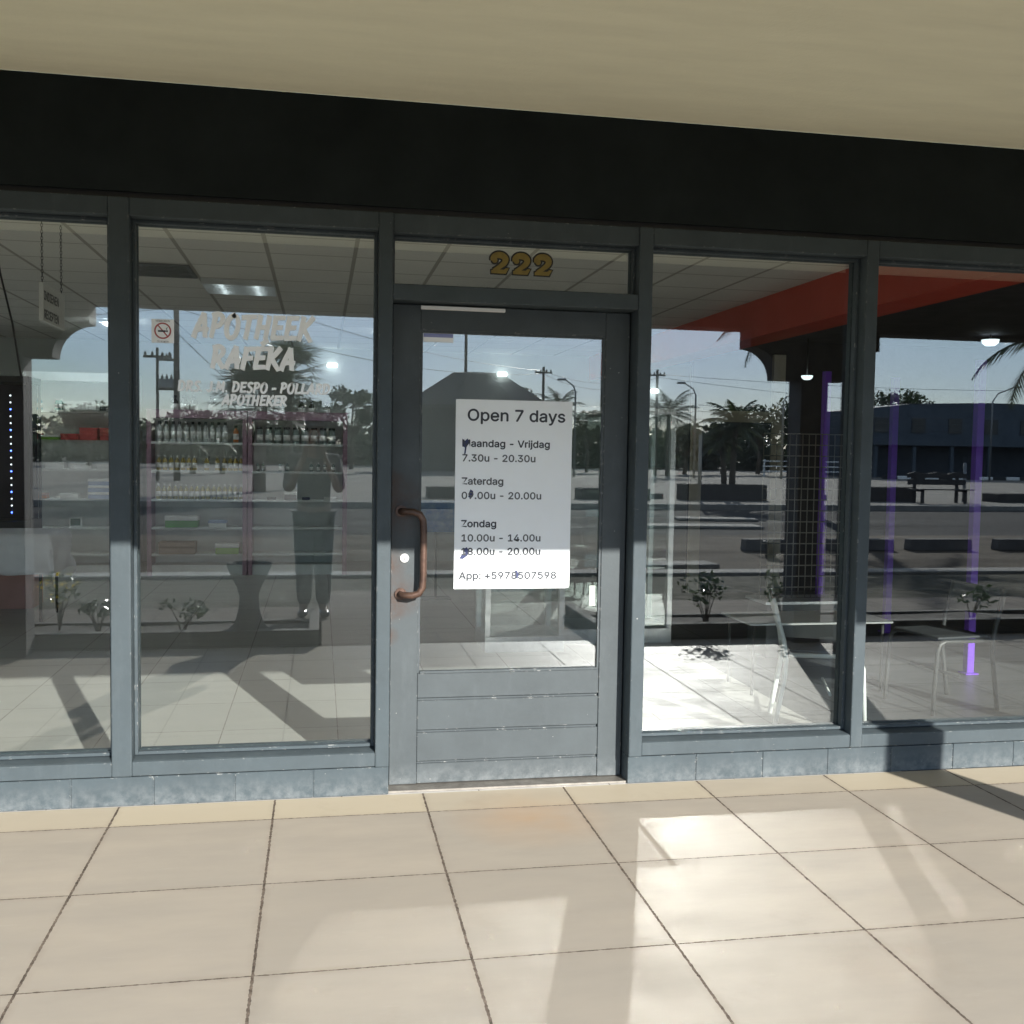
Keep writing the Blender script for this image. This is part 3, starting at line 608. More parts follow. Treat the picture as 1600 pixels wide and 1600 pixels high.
def proto_bottle(name, col, h, r, cap, neck=0.45):
    m = MB(); m.lathe([(r * 0.96, 0), (r, 0.004), (r, h * 0.66), (r * neck, h * 0.80), (r * neck, h * 0.86)], n=10, mi=0); m.lathe([(r * (neck + 0.12), h * 0.86), (r * (neck + 0.12), h)], n=10, mi=1)
    m.lathe([(r * 1.015, h * 0.18), (r * 1.015, h * 0.52)], n=10, mi=2)
    me = m.build(name, [col, cap, WHITE]); return me
def row(proto, xs, z, label, group, cat, y=FY):
    for i, x in enumerate(xs):
        o = proto if i == 0 else proto.copy()
        if i: COL.objects.link(o)
        o.location = (x, y + rng.uniform(-0.02, 0.02), z + 0.0005); o.rotation_euler = (0, 0, rng.uniform(0, 6))
        tag(o, label, cat, group)
CLEAR = mat("cloudy_plastic", (0.42, 0.44, 0.42), 0.3, 0.1); AMBER = mat("amber_liquid", (0.40, 0.31, 0.09), 0.3, 0.3, 9); OLIVEB = mat("olive_oil_bottle", (0.36, 0.33, 0.13), 0.3, 0.3, 9); GREYB = mat("grey_green_jar", (0.22, 0.27, 0.25), 0.35, 0.2); DARKB = mat("dark_glass_bottle", (0.03, 0.03, 0.028), 0.2, 0.2); ORANGE = mat("orange_label_bottle", (0.50, 0.16, 0.04), 0.4, 0.2)
row(proto_bottle("tall_bottle", CLEAR, 0.235, 0.031, BLACK), [-1.82 + 0.073 * k for k in range(11)], ZS[4], "tall clear bottle with a dark cap, in the row above the amber bottles", "clear bottles on the second shelf", "bottle")
row(proto_bottle("bottle", ORANGE, 0.20, 0.032, BLACK), [-0.97], ZS[4], "lone orange labelled bottle at the end of the clear bottle row", None, "bottle")
row(proto_bottle("amber_bottle", AMBER, 0.17, 0.028, WHITE), [-1.83 + 0.066 * k for k in range(7)] + [-1.30, -1.18, -1.10, -1.03, -0.97, -0.91], ZS[3], "short amber bottle with a white cap on the broken row of the third shelf", "amber bottles on the third shelf", "bottle")
row(proto_bottle("oil_bottle", OLIVEB, 0.175, 0.026, WHITE), [-1.84 + 0.062 * k for k in range(16)], ZS[2], "small olive coloured bottle in the full row below the amber bottles", "olive bottles on the fourth shelf", "bottle")
row(proto_bottle("dark_bottle", DARKB, 0.20, 0.045, BLACK), [-1.66, -1.55, -1.44, -1.24], ZS[5], "squat dark bottle on top of the mauve bottle unit", "dark bottles on the top shelf", "bottle")
row(proto_bottle("jar", GREYB, 0.19, 0.042, BLACK, 0.8), [-0.70 + 0.105 * k for k in range(9)], ZS[4], "grey green jar in the even row beside the clear bottles", "jars on the second shelf", "jar")
row(proto_bottle("vial", GREYB, 0.11, 0.022, WHITE), [-0.72, -0.66, -0.46, -0.38, -0.10, -0.02, 0.06, 0.16], ZS[3], "little grey vial scattered along the shelf below the jars", "vials below the jars", "vial")
row(proto_bottle("top_bottle", DARKB, 0.17, 0.035, BLACK), [-0.70, -0.58, -0.45, -0.22, -0.10, 0.08], ZS[5], "dark bottle on top of the unit that is mostly bare", "dark bottles above the jars", "bottle")
def carton(name, label, cat, x, w, h, d, z, col, lid=None, y=FY - 0.02, rz=0, group=None):
    t = thing(name, label, cat, (x, y, z + 0.0005), rz, group)
    m = MB(); m.box(-w / 2, w / 2, -d / 2, d / 2, 0, h * 0.62); m.build("body", col, t, bevel=0.003)
    m = MB(); m.box(-w / 2 - 0.003, w / 2 + 0.003, -d / 2 - 0.003, d / 2 + 0.003, h * 0.62, h); m.build("lid", lid or col, t, bevel=0.003)
    return t
GREEN = mat("green_carton", (0.05, 0.30, 0.04), 0.5, 0.15); LIME = mat("lime_carton", (0.20, 0.42, 0.06), 0.5, 0.15); REDC = mat("red_carton", (0.40, 0.06, 0.05), 0.5, 0.15); BROWN = mat("kraft_carton", (0.22, 0.15, 0.10), 0.7, 0.2); BLUEC = mat("pale_blue_carton", (0.30, 0.38, 0.55), 0.5, 0.1); NAVY = mat("navy_carton", (0.03, 0.04, 0.09), 0.5, 0.1); CYAN = mat("cyan_plastic", (0.04, 0.28, 0.38), 0.4, 0.1); SALMON = mat("salmon_carton", (0.55, 0.30, 0.26), 0.6, 0.1)
carton("green_box", "bright green box with a white lid below the olive bottles", "box", -1.57, 0.36, 0.13, 0.22, ZS[1], GREEN, WHITE)
carton("grey_box", "low pale grey box beside the bright green box", "box", -1.17, 0.2, 0.08, 0.2, ZS[1], OFFWHITE, BLUEC)
carton("brown_box", "brown cardboard box on the bottom shelf of the bottle unit", "box", -1.62, 0.40, 0.14, 0.24, ZS[0], BROWN)
carton("lime_box", "lime green box with a white top on the bottom shelf", "box", -1.06, 0.26, 0.12, 0.22, ZS[0], LIME, WHITE)
carton("black_tin", "black tin standing by itself below the grey vials", "tin", -0.34, 0.14, 0.10, 0.12, ZS[2], BLACK, OFFWHITE)
carton("flat_case", "flat black case left of the black tin", "case", -0.56, 0.10, 0.03, 0.1, ZS[2], BLACK)
carton("small_case", "flat black case between the black tin and the white packet", "case", -0.16, 0.09, 0.03, 0.1, ZS[2], NAVY)
carton("packet", "flat white packet at the end of the shelf with the black tin", "packet", 0.12, 0.14, 0.035, 0.1, ZS[2], WHITE)
for x, n, h in ((-3.20, 1, 0.07), (-2.78, 1, 0.07), (-2.58, 2, 0.07), (-2.36, 2, 0.07)):
    for k in range(n):
        carton("red_box", "flat red box on the shelf of red boxes in the white unit", "box", x, 0.19, h, 0.2, ZS[4] + k * (h + 0.001), REDC, group="red boxes in the white shelving unit")
carton("lime_packet", "lime green packet lying among the red boxes", "packet", -2.99, 0.19, 0.05, 0.2, ZS[4], LIME, WHITE)
for x in (-2.95, -2.68, -2.40): carton("white_carton", "small white carton on the shelf below the red boxes", "carton", x, 0.20, 0.075, 0.18, ZS[3], WHITE, group="white cartons below the red boxes")
carton("orange_packet", "orange packet at the end of the shelf below the white cartons", "packet", -3.12, 0.16, 0.06, 0.14, ZS[2], ORANGE, SALMON)
carton("cream_carton", "cream carton in the middle of the shelf below the white cartons", "carton", -2.80, 0.19, 0.06, 0.14, ZS[2], WHITE, OFFWHITE)
for k in range(3): carton("blue_carton", "pale blue carton in the stack beside the navy box", "carton", -2.47, 0.24, 0.075, 0.18, ZS[2] + k * 0.076, BLUEC, WHITE, group="stacked pale blue cartons")
carton("navy_box", "dark navy box at the foot of the pale blue stack", "box", -2.24, 0.16, 0.10, 0.18, ZS[2], NAVY)
row(proto_bottle("cyan_bottle", CYAN, 0.15, 0.045, WHITE), [-3.14], ZS[5], "cyan bottle on the top shelf of the white unit", None, "bottle")
row(proto_bottle("teal_jar", mat("teal_jar_glaze", (0.05, 0.30, 0.25), 0.4, 0.1), 0.13, 0.045, WHITE, 0.8), [-2.92], ZS[5], "teal jar on the top shelf next to the white tray", None, "jar")
carton("white_tray", "white plastic tray on the top shelf of the white unit", "tray", -2.66, 0.34, 0.10, 0.2, ZS[5], WHITE, OFFWHITE)
carton("dark_case", "small black case beside the white tray", "case", -2.36, 0.20, 0.08, 0.16, ZS[5], BLACK, OFFWHITE)
fr = thing("picture_frame", "small framed green picture leaning on the second lowest shelf", "frame", (-2.74, 8.02, ZS[1])); m = MB(); m.box(-0.07, 0.07, -0.008, 0.008, 0, 0.11); m.build("frame", OFFWHITE, fr, bevel=0.002); m = MB(); m.box(-0.055, 0.055, -0.0095, -0.0085, 0.015, 0.095); m.build("picture", mat("green_print", (0.05, 0.12, 0.08), 0.5, 0.4, 30), fr)

# hanging sign on two chains, seen almost edge on
sg = thing("hanging_sign", "white sign for handing in prescriptions hung on two chains from the ceiling", "sign", (-1.555, 2.10, 2.20))
m = MB(); m.box(-0.012, 0.012, -0.25, 0.25, 0.0, 0.215); m.build("board", WHITE, sg, bevel=0.002)
for y in (-0.22, 0.22):
    m = MB(); z = 0.215; k = 0
    while z < 0.629:
        pts = [(math.cos(a) * 0.006 * (1 if k % 2 else 0), y + math.cos(a) * 0.006 * (0 if k % 2 else 1), z + 0.010 + math.sin(a) * 0.012) for a in [2 * math.pi * j / 8 for j in range(9)]]
        m.tube(pts, 0.0017, 5, cap=False); z += 0.0185; k += 1
    m.build("chain", BLACK, sg)
text_mesh("lettering", "INDIENEN", 0.096, INKG, sg, (0.0126, -0.235, 0.122), sx=1.0, face='right', offset=0.002); text_mesh("lettering", "RECEPTEN", 0.096, INKG, sg, (0.0126, -0.235, 0.018), sx=0.96, face='right', offset=0.002)

# ceiling fittings
TUBE = mat("lit_tube", (0.9, 0.9, 0.9), 0.5, 0.0, emit=(0.85, 0.95, 1.0), estr=34.0)
TUBE_DIM = mat('dim_lit_tube', (0.9, 0.9, 0.9), 0.5, 0.0, emit=(0.85, 0.95, 1.0), estr=2.2)
def troffer(x, y, label, TUBE=TUBE, w=0.28):
    t = thing("ceiling_light", label, "ceiling light", (x, y, 2.829), 0, "louvred tube lights in the ceiling")
    m = MB(); m.box(-w, w, -0.28, 0.28, -0.012, -0.001); m.build("housing", ALU, t)
    for dx in (-w / 2, w / 2):
        m = MB(); m.tube([(dx, -0.26, -0.022), (dx, 0.26, -0.022)], 0.010, 8); m.build("tube", TUBE, t)
    m = MB()
    for k in range(7): yy = -0.27 + 0.09 * k; m.box(-w, w, yy - 0.002, yy + 0.002, -0.045, -0.0125)
    m.build("louvre", ALU, t)
troffer(-0.65, 4.36, "square louvred tube light in the ceiling above the lettering", TUBE_DIM)
troffer(-3.57, 6.11, "square louvred tube light in the ceiling near the white shelving")
troffer(1.7, 6.11, "added square louvred tube light beyond the door, filling in shop brightness", TUBE_DIM)  # extra fixture, added to lift the light inside the shop
troffer(-2.16, 7.28, "added narrow louvred tube light brightening the shelving beside the gap", w=0.13)  # added lamp, tucked behind the mullion to brighten the shelves
troffer(0.86, 7.28, "added narrow louvred tube light brightening the end of the mauve shelving", w=0.13)  # added lamp, tucked behind the door jamb to brighten the shelves
vn = thing("ceiling_vent", "grey slatted air vent in the ceiling beside the tube light", "vent", (-1.23, 3.78, 2.829)); m = MB()
m.box(-0.28, 0.28, -0.28, -0.25, -0.014, -0.001); m.box(-0.28, 0.28, 0.25, 0.28, -0.014, -0.001); m.box(-0.28, -0.25, -0.25, 0.25, -0.014, -0.001); m.box(0.25, 0.28, -0.25, 0.25, -0.014, -0.001); m.build("frame", STEEL, vn)
m = MB()
for k in range(8): m.box(-0.25, 0.25, -0.235 + 0.065 * k, -0.20 + 0.065 * k, -0.012, -0.003)
m.build("slats", STEEL, vn)
LAMP = mat("lit_opal_lamp", (0.9, 0.9, 0.9), 0.4, 0.0, emit=(0.82, 0.97, 1.0), estr=0.8)
def lamp(x, y, z, r, label, grp=None):
    t = thing("bowl_lamp", label, "lamp", (x, y, z), 0, grp); m = MB(); m.lathe([(r * 0.05, -r * 0.75), (r * 0.55, -r * 0.70), (r * 0.9, -r * 0.4), (r, 0)], n=18); m.build("shade", LAMP, t); m = MB(); m.tube([(0, 0, 0.001), (0, 0, max(0.02, 2.75 - z))], 0.008, 6); m.build("stem", BLACK, t)
lamp(6.62, 4.95, 2.70, 0.085, "large bowl lamp glowing under the dark ceiling past the purple posts"); lamp(5.10, 5.85, 2.36, 0.062, "bowl lamp glowing low beside the wire grid panel")
LAMP2 = mat('lit_strip_lamp', (0.9, 0.9, 0.9), 0.4, 0.0, emit=(0.86, 0.97, 1.0), estr=2.2)
def wall_lamp(x, z, w, label):
    t = thing("wall_lamp", label, "lamp", (x, 9.5, z), 0); m = MB(); m.box(-w / 2, w / 2, -0.10, -0.02, -0.03, 0.03); m.build("shade", LAMP2, t, bevel=0.02, seg=3); m = MB(); m.box(-w / 4, w / 4, -0.021, -0.001, -0.02, 0.02); m.build("bracket", BLACK, t)
wall_lamp(0.155, 2.60, 0.14, "lit strip lamp high on the back wall to the side of the lettering"); wall_lamp(2.43, 2.55, 0.13, "lit strip lamp on the back wall seen through the door glass"); wall_lamp(4.60, 2.38, 0.11, "lit strip lamp on the back wall near the beige door frame")

# dark display column with a string of lights, cable, table with cloth
dc = thing("display_column", "dark glazed display column with a string of tiny blue and white lights", "display", (-2.98, 5.75, 0))
m = MB(); m.box(-0.40, 0.40, -0.2, 0.2, 0.70, 0.80); m.build("base", BLACK, dc, bevel=0.004); m = MB(); m.box(-0.40, 0.40, -0.2, 0.2, 2.05, 2.11); m.build("top", BLACK, dc, bevel=0.004)
for x, y in ((-0.39, -0.19), (0.385, -0.19), (-0.39, 0.19), (0.385, 0.19)): m = MB(); m.box(x - 0.012, x + 0.012, y - 0.01, y + 0.01, 0.80, 2.05); m.build("post", BLACK, dc)
m = MB(); m.box(-0.37, 0.37, 0.175, 0.18, 0.80, 2.05); m.build("back", DARKW, dc)
m = MB(); m.box(-0.40, 0.40, -0.2, 0.2, 0, 0.70); m.build("cabinet", SALMON, dc)
BLUEL = mat("lit_blue_led", (0.1, 0.1, 0.9), 0.5, 0, emit=(0.08, 0.16, 1.0), estr=5.0); WHITEL = mat("lit_white_led", (0.9, 0.9, 0.9), 0.5, 0, emit=(0.8, 0.9, 1.0), estr=1.2)
m = MB(); m.tube([(0.24, -0.19, 0.85), (0.24, -0.19, 2.0)], 0.004, 5); m.build("light_cord", BLACK, dc)
for k in range(18):
    m = MB(); m.lathe([(0.004, -0.007), (0.008, 0), (0.004, 0.007)], (0.24, -0.20, 0.88 + 0.062 * k), 8); m.build("bulb", BLUEL if k % 3 == 0 else WHITEL, dc)
cb = MB(); cb.tube(smooth3 if False else [(-2.12, 3.0, 2.80), (-2.09, 3.0, 2.62), (-2.02, 3.0, 2.30), (-1.97, 3.0, 1.95), (-1.93, 3.0, 1.70), (-1.895, 3.0, 1.45), (-1.885, 3.0, 1.2)], 0.007, 6)
tag(cb.build("cable", BLACK), "black cable hanging loosely from the ceiling beside the hanging sign", "cable")
tb = thing("table", "folding table with dark legs under a white cloth", "table", (-2.75, 5.05, 0))
m = MB(); m.box(-0.52, 0.52, -0.32, 0.32, 0.72, 0.745); m.build("tabletop", OFFWHITE, tb)
for x in (-0.46, 0.44):
    for y in (-0.27, 0.27): m = MB(); m.tube([(x, y, 0.0), (x, y, 0.72)], 0.013, 8); m.build("leg", BLACK, tb)
def cloth():
    b = MB(); nx, ny = 40, 26; hw, hd, drop = 0.53, 0.33, 0.34; vs = []; 
    ext = drop
    for j in range(ny + 1):
        for i in range(nx + 1):
            x = -hw - ext + (2 * hw + 2 * ext) * i / nx; y = -hd - ext + (2 * hd + 2 * ext) * j / ny
            ox = max(0, abs(x) - hw); oy = max(0, abs(y) - hd); d = max(ox, oy) if min(ox, oy) < 0.02 else math.hypot(ox, oy)
            px = max(-hw, min(hw, x)); py = max(-hd, min(hd, y))
            fx = math.copysign(1, x) if ox > 0 else 0; fy = math.copysign(1, y) if oy > 0 else 0
            wv = 0.025 * math.sin((x * 17 + y * 13)) * min(1, d / 0.15)
            px += fx * (0.012 + 0.10 * d * (0.35 + 0.3 * (oy > 0)) + wv * 0.6); py += fy * (0.012 + 0.10 * d * (0.35 + 0.3 * (ox > 0)) + wv)
            vs.append((px, py, 0.752 - d + 0.015 * mnoise.noise((x * 6, y * 6, 1)) * (d > 0)))
    fs = [(j * (nx + 1) + i, j * (nx + 1) + i + 1, (j + 1) * (nx + 1) + i + 1, (j + 1) * (nx + 1) + i) for j in range(ny) for i in range(nx)]
    b.add(vs, fs, 0, True); o = b.build("tablecloth", mat("white_cotton", (0.72, 0.74, 0.78), 0.85, 0.05), loc=(-2.75, 5.05, 0)); s = o.modifiers.new("thick", 'SOLIDIFY'); s.thickness = 0.003; return o
tag(cloth(), "white cotton cloth draped over the folding table with long hanging corners", "tablecloth")

# glass showcases with aluminium corner posts
def showcase(x0, x1, y0, y1, h, label, shelves):
    t = thing("glass_showcase", label, "showcase", ((x0 + x1) / 2, (y0 + y1) / 2, 0), 0, "glass showcases"); w, d = (x1 - x0) / 2, (y1 - y0) / 2; p = 0.022
    for sx in (-1, 1):
        for sy in (-1, 1):
            m = MB(); m.box(sx * w - p, sx * w + p, sy * d - p, sy * d + p, 0.12, h - 0.05); m.build("post", ALU, t, bevel=0.003)
    m = MB(); m.box(-w - p, w + p, -d - p, d + p, 0.0, 0.12); m.build("base", ALU, t, bevel=0.004)
    m = MB(); m.box(-w - p, w + p, -d - p, d + p, h - 0.05, h); m.build("top", ALU, t, bevel=0.004)
    for z in shelves: m = MB(); m.box(-w + p, w - p, -d + p, d - p, z, z + 0.008); m.build("shelf", GLASS_IN, t)
    for ya in (-d, d - 0.004): m = MB(); m.box(-w + p, w - p, ya, ya + 0.004, 0.121, h - 0.051); m.build("pane", GLASS_IN, t)
    for xa in (-w, w - 0.004): m = MB(); m.box(xa, xa + 0.004, -d + p, d - p, 0.121, h - 0.051); m.build("pane", GLASS_IN, t)
    return t
showcase(1.235, 1.80, 3.10, 3.55, 1.15, "low glass showcase behind the notice on the door", [0.45, 0.8])
showcase(1.86, 2.74, 3.36, 3.86, 1.86, "tall glass showcase with thick aluminium corner post beside the chair", [0.6, 1.0, 1.4])
# beige door frame and a dark door at the back
bf = thing("inner_doorway", "beige door frame with a dark door in the back wall of the shop", "doorway", (5.15, 6.18, 0))
BEIGE = mat("beige_paint", (0.52, 0.46, 0.36), 0.6, 0.08)
lcx = 4.55
for x0, x1, z1 in ((-0.62, -0.50, 2.0), (0.30, 0.44, 2.6)): m = MB(); m.box(x0 - 0.6, x1 - 0.6, -0.05, 0.0, 0, z1); m.build("jamb", BEIGE, bf, bevel=0.004)
m = MB(); m.box(-1.10, -0.30, -0.048, 0.0, 1.86, 1.98); m.build("head", BEIGE, bf); m = MB(); m.box(-1.10, -0.30, -0.02, -0.001, 0, 1.86); m.build("door_leaf", mat("dark_slate_door", (0.06, 0.065, 0.085), 0.5, 0.1), bf)
# purple posts
PURP = mat("purple_lacquer", (0.16, 0.04, 0.52), 0.4, 0.06)
for i, (x, y, lb) in enumerate(((4.465, 1.99, "slim purple post nearest the window, its foot in the sun"), (4.80, 3.62, "slim purple post standing behind the tube chairs in the shade"), (3.98, 3.25, "slim purple post right behind the wire grid panel"))):
    m = MB(); m.box(x - 0.027, x + 0.027, y - 0.027, y + 0.027, 0.012, 2.18); m.box(x - 0.05, x + 0.05, y - 0.05, y + 0.05, 0.0, 0.012); tag(m.build("purple_post", PURP, bevel=0.003), lb, "post", "purple posts")
# wire grid panel
wg = thing("wire_grid_panel", "upright black wire grid display panel on a dark plinth box", "grid panel", (3.62, 2.85, 0)); m = MB()
GW = mat("dark_wire", (0.22, 0.215, 0.20), 0.4, 0.1, metal=0.3)
for k in range(14): m.tube([(-0.34 + 0.0523 * k, 0, 0.42), (-0.34 + 0.0523 * k, 0, 1.67)], 0.0036, 6)
for k in range(16): m.tube([(-0.34, 0.004, 0.42 + 0.0833 * k), (0.34, 0.004, 0.42 + 0.0833 * k)], 0.0045, 6)
m.build("wire", GW, wg); m = MB(); m.box(-0.36, 0.36, -0.18, 0.16, 0, 0.40); m.build("plinth", mat("grey_laminate", (0.10, 0.11, 0.11), 0.5, 0.1), wg, bevel=0.004); m = MB(); m.box(-0.375, 0.375, -0.195, 0.175, 0.40, 0.42); m.build("top", ALU, wg)
# bent tube chairs and low table
CHW = mat("white_tube_enamel", (0.74, 0.77, 0.74), 0.35, 0.05); SEATM = mat("smoked_seat", (0.05, 0.055, 0.06), 0.5, 0.1)
CHG = mat('grey_tube_enamel', (0.05, 0.053, 0.053), 0.4, 0.05)
def chair(loc, rz, label, CHW):
    t = thing("tube_chair", label, "chair", loc, rz, "bent tube chairs by the window")
    for s in (-1, 1):
        x = 0.21 * s
        m = MB(); m.tube([(x, 0.24, 0.0), (x, 0.215, 0.15), (x, 0.19, 0.30), (x, 0.185, 0.40), (x, 0.20, 0.50), (x, 0.235, 0.62), (x, 0.26, 0.73)], 0.0135, 10); m.build("rear_leg", CHW, t)
        m = MB(); m.tube([(x, -0.235, 0.0), (x, -0.225, 0.2), (x, -0.215, 0.37), (x, -0.20, 0.415), (x, -0.16, 0.432), (x, 0.17, 0.425)], 0.0125, 10); m.build("front_leg", CHW, t)
    m = MB(); m.tube([(-0.21, -0.05, 0.22), (0.21, -0.05, 0.22)], 0.008, 8); m.tube([(-0.21, 0.19, 0.425), (0.21, 0.19, 0.425)], 0.010, 8); m.build("stretcher", CHW, t)
    m = MB(); m.box(-0.195, 0.195, -0.20, 0.17, 0.437, 0.455); m.build("seat", SEATM, t, bevel=0.008, seg=2)
    m = MB(); m.prism([(0.207, 0.56), (0.222, 0.56), (0.268, 0.73), (0.253, 0.73)], -0.195, 0.195, 'x'); m.build("backrest", SEATM, t, bevel=0.003)
    return t
chair((2.738, 0.854, 0), R(68), "bent tube chair with one white rear leg catching the sun by the window frame", CHW)
chair((3.73, 1.20, 0), R(-82), "grey bent tube chair facing the first one behind the far pane", CHG)
lt_ = thing("low_table", "low table with a pale thin top between the tube chairs", "table", (3.05, 1.75, 0)); m = MB(); m.box(-0.42, 0.55, -0.22, 0.25, 0.445, 0.458); m.build("tabletop", OFFWHITE, lt_, bevel=0.002)
for x, y in ((-0.38, -0.18), (0.5, -0.18), (-0.38, 0.2), (0.5, 0.2)): m = MB(); m.tube([(x, y, 0), (x, y, 0.445)], 0.010, 8); m.build("leg", CHG, lt_)
pb = thing("poster_board", "blue poster board standing on a stand behind the door glass", "poster", (1.16, 5.9, 0)); m = MB(); m.box(-0.24, 0.24, -0.006, 0.006, 0.68, 1.0); m.build("board", mat("blue_print", (0.05, 0.16, 0.42), 0.5, 0.5, 14, col2=(0.25, 0.36, 0.48)), pb); m = MB(); m.tube([(0, 0.02, 0), (0, 0.02, 0.9)], 0.012, 8); m.box(-0.15, 0.15, -0.1, 0.12, 0, 0.012); m.build("stand", STEEL, pb)

# ================================================================== THE PLACE ACROSS THE WALKWAY (seen mirrored in the glass)
def planter(x0, x1, label):
    t = thing("planter_bed", label, "planter", ((x0 + x1) / 2, -3.86, 0), 0); w = (x1 - x0) / 2
    m = MB(); m.box(-w, w, 0.50, 0.59, -0.15, 0.125); m.box(-w, w, -0.60, -0.52, -0.15, 0.02); m.box(-w, -w + 0.08, -0.52, 0.50, -0.15, 0.12); m.box(w - 0.08, w, -0.52, 0.50, -0.15, 0.12); m.build("kerb", mat("kerb_concrete", (0.14, 0.13, 0.115), 0.92, 0.3, 4, 0.4, 40), t, bevel=0.008)
    m = MB(); nx = 40; vs = []
    for j in range(7):
        for i in range(nx + 1): x = -w + 0.08 + (2 * w - 0.16) * i / nx; y = -0.52 + 1.02 * j / 6; vs.append((x, y, 0.0 + 0.03 * mnoise.noise((x * 3, y * 3, 5))))
    m.add(vs, [(j * (nx + 1) + i, j * (nx + 1) + i + 1, (j + 1) * (nx + 1) + i + 1, (j + 1) * (nx + 1) + i) for j in range(6) for i in range(nx)], 0, True); m.build("soil", SOIL, t)
planter(-14, 0.0, "long planted bed with a thin concrete kerb on the urn side of the path")
planter(2.2, 18, "long planted bed with a thin concrete kerb on the pier side of the path")

def leaves(mb, c, rad, n, size, elong=1.8, mi=0, up=0.2):
    for _ in range(n):
        while True:
            p = Vector((rng.uniform(-1, 1), rng.uniform(-1, 1), rng.uniform(-1, 1)))
            if p.length <= 1: break
        p = Vector((c[0] + p.x * rad[0], c[1] + p.y * rad[1], c[2] + p.z * rad[2]))
        d = Vector((rng.gauss(0, 1), rng.gauss(0, 1), rng.gauss(up, 0.7))).normalized(); s = d.cross(Vector((rng.gauss(0, 1), rng.gauss(0, 1), rng.gauss(0, 1)))).normalized()
        l = size * rng.uniform(0.6, 1.3); w = l / elong / 2
        mb.add([p - d * l / 2, p + s * w - d * l * 0.05, p + d * l / 2, p - s * w - d * l * 0.05], [(0, 1, 2, 3)], mi)
def shrub(x, y, h, r, n, label, flower=None, z=0.01):
    t = thing("shrub", label, "shrub", (x, y, z)); f = MB(); s = MB()
    for k in range(6):
        a = rng.uniform(0, 6.28); tip = Vector((math.cos(a) * r * rng.uniform(0.3, 0.95), math.sin(a) * r * 0.6 * rng.uniform(0.3, 0.95), h * rng.uniform(0.65, 1.0)))
        s.tube([(0, 0, 0), (tip.x * 0.35, tip.y * 0.35, tip.z * 0.5), tuple(tip)], [0.008, 0.005, 0.002], 5)
        leaves(f, tip, (r * 0.42, r * 0.35, h * 0.22), n // 6, 0.05)
    s.build("stem", BARK, t); f.build("foliage", SHRUB, t)
    if flower:
        g = MB(); leaves(g, (0, 0, h * 0.8), (r, r * 0.6, h * 0.35), 60, 0.035, 1.2); g.build("flowers", flower, t)
shrub(3.24, -3.62, 0.44, 0.22, 200, "bushy shrub on a thin stem in the bed nearest the path, shading the tiles")
shrub(4.00, -3.75, 0.42, 0.18, 150, "shrub next to the square pier in the pier side bed")
shrub(5.80, -3.70, 0.30, 0.22, 130, "low shrub well past the square pier")
shrub(-1.05, -3.70, 0.26, 0.22, 130, "low shrub near the urn in the long bed")
shrub(-1.68, -3.72, 0.30, 0.15, 110, "shrub midway between the urn and the far pier")
shrub(-2.20, -3.66, 0.25, 0.10, 60, "thin shrub beside the yellow flowers")
shrub(-2.05, -4.10, 0.44, 0.16, 90, "shrub with yellow flowers at the far pier", YELLOW)
ur = thing("stone_urn", "tall dark stone urn on a flared foot at the edge of the tiles", "urn", (-0.53, -3.46, 0.0)); m = MB()
m.lathe([(0.155, 0.08), (0.155, 0.11), (0.11, 0.15), (0.08, 0.26), (0.072, 0.36), (0.095, 0.44), (0.14, 0.53), (0.165, 0.59), (0.175, 0.62), (0.155, 0.62), (0.14, 0.56)], n=24); m.build("bowl", CONC_DK, ur); m = MB(); m.box(-0.16, 0.16, -0.16, 0.16, 0.0, 0.08); m.build("foot", CONC_DK, ur, bevel=0.01); m = MB(); m.lathe([(0.14, 0.54), (0.13, 0.565)], n=20); m.build("soil", SOIL, ur)

# wheel stops, planter boxes, bench, stakes, bucket
def wheelstop(x, Y, w=1.15, label="low dark concrete wheel stop on the driveway", grp="wheel stops on the driveway", h=0.19, rz=0.0):
    m = MB(); m.prism([(-0.12, 0), (0.12, 0), (0.09, h), (-0.09, h)], -w / 2, w / 2, 'x'); o = m.build("wheel_stop", CONC_DK, bevel=0.012); o.location = (x, -Y, -0.055); o.rotation_euler = (0, 0, rz); tag(o, label, "wheel stop", grp)
for x in (8.9, 10.35, 12.0, 13.6, 7.4): wheelstop(x, 11.2)
BOXM = mat("dark_planter_concrete", (0.06, 0.052, 0.046), 0.85, 0.3, 5)
def pbox(x, Y, w, h, label, d=0.9):
    t = thing("planter_box", label, "planter", (x, -Y, 0.075)); m = MB(); m.box(-w / 2, w / 2, -d / 2, d / 2, 0, h); m.build("box", BOXM, t, bevel=0.02); m = MB(); m.box(-w / 2 + 0.08, w / 2 - 0.08, -d / 2 + 0.08, d / 2 - 0.08, h, h + 0.012); m.build("soil", SOIL, t)
pbox(12.6, 26.4, 2.7, 0.50, "wide dark planter box holding the tufted palm"); pbox(18.3, 26.4, 1.7, 0.46, "dark planter box beside the park bench"); pbox(22.9, 26.4, 1.5, 0.28, "low dark planter box past the park bench"); pbox(9.0, 26.4, 2.2, 0.34, "dark planter box seen past the edge of the notice"); pbox(4.3, 26.4, 2.2, 0.34, "dark planter box in line with the pavilion")
for x, Y in ((10.35, 26.9), (16.0, 26.9)): wheelstop(x, Y, 0.9, "rounded concrete stop at the edge of the raised parking lot", "concrete stops at the lot edge", 0.3)
bn = thing("park_bench", "dark slatted park bench with a scalloped back rail on the lot edge", "bench", (19.5, -25.2, 0.075)); IRON = mat("dark_bench_timber", (0.035, 0.03, 0.027), 0.6, 0.2)
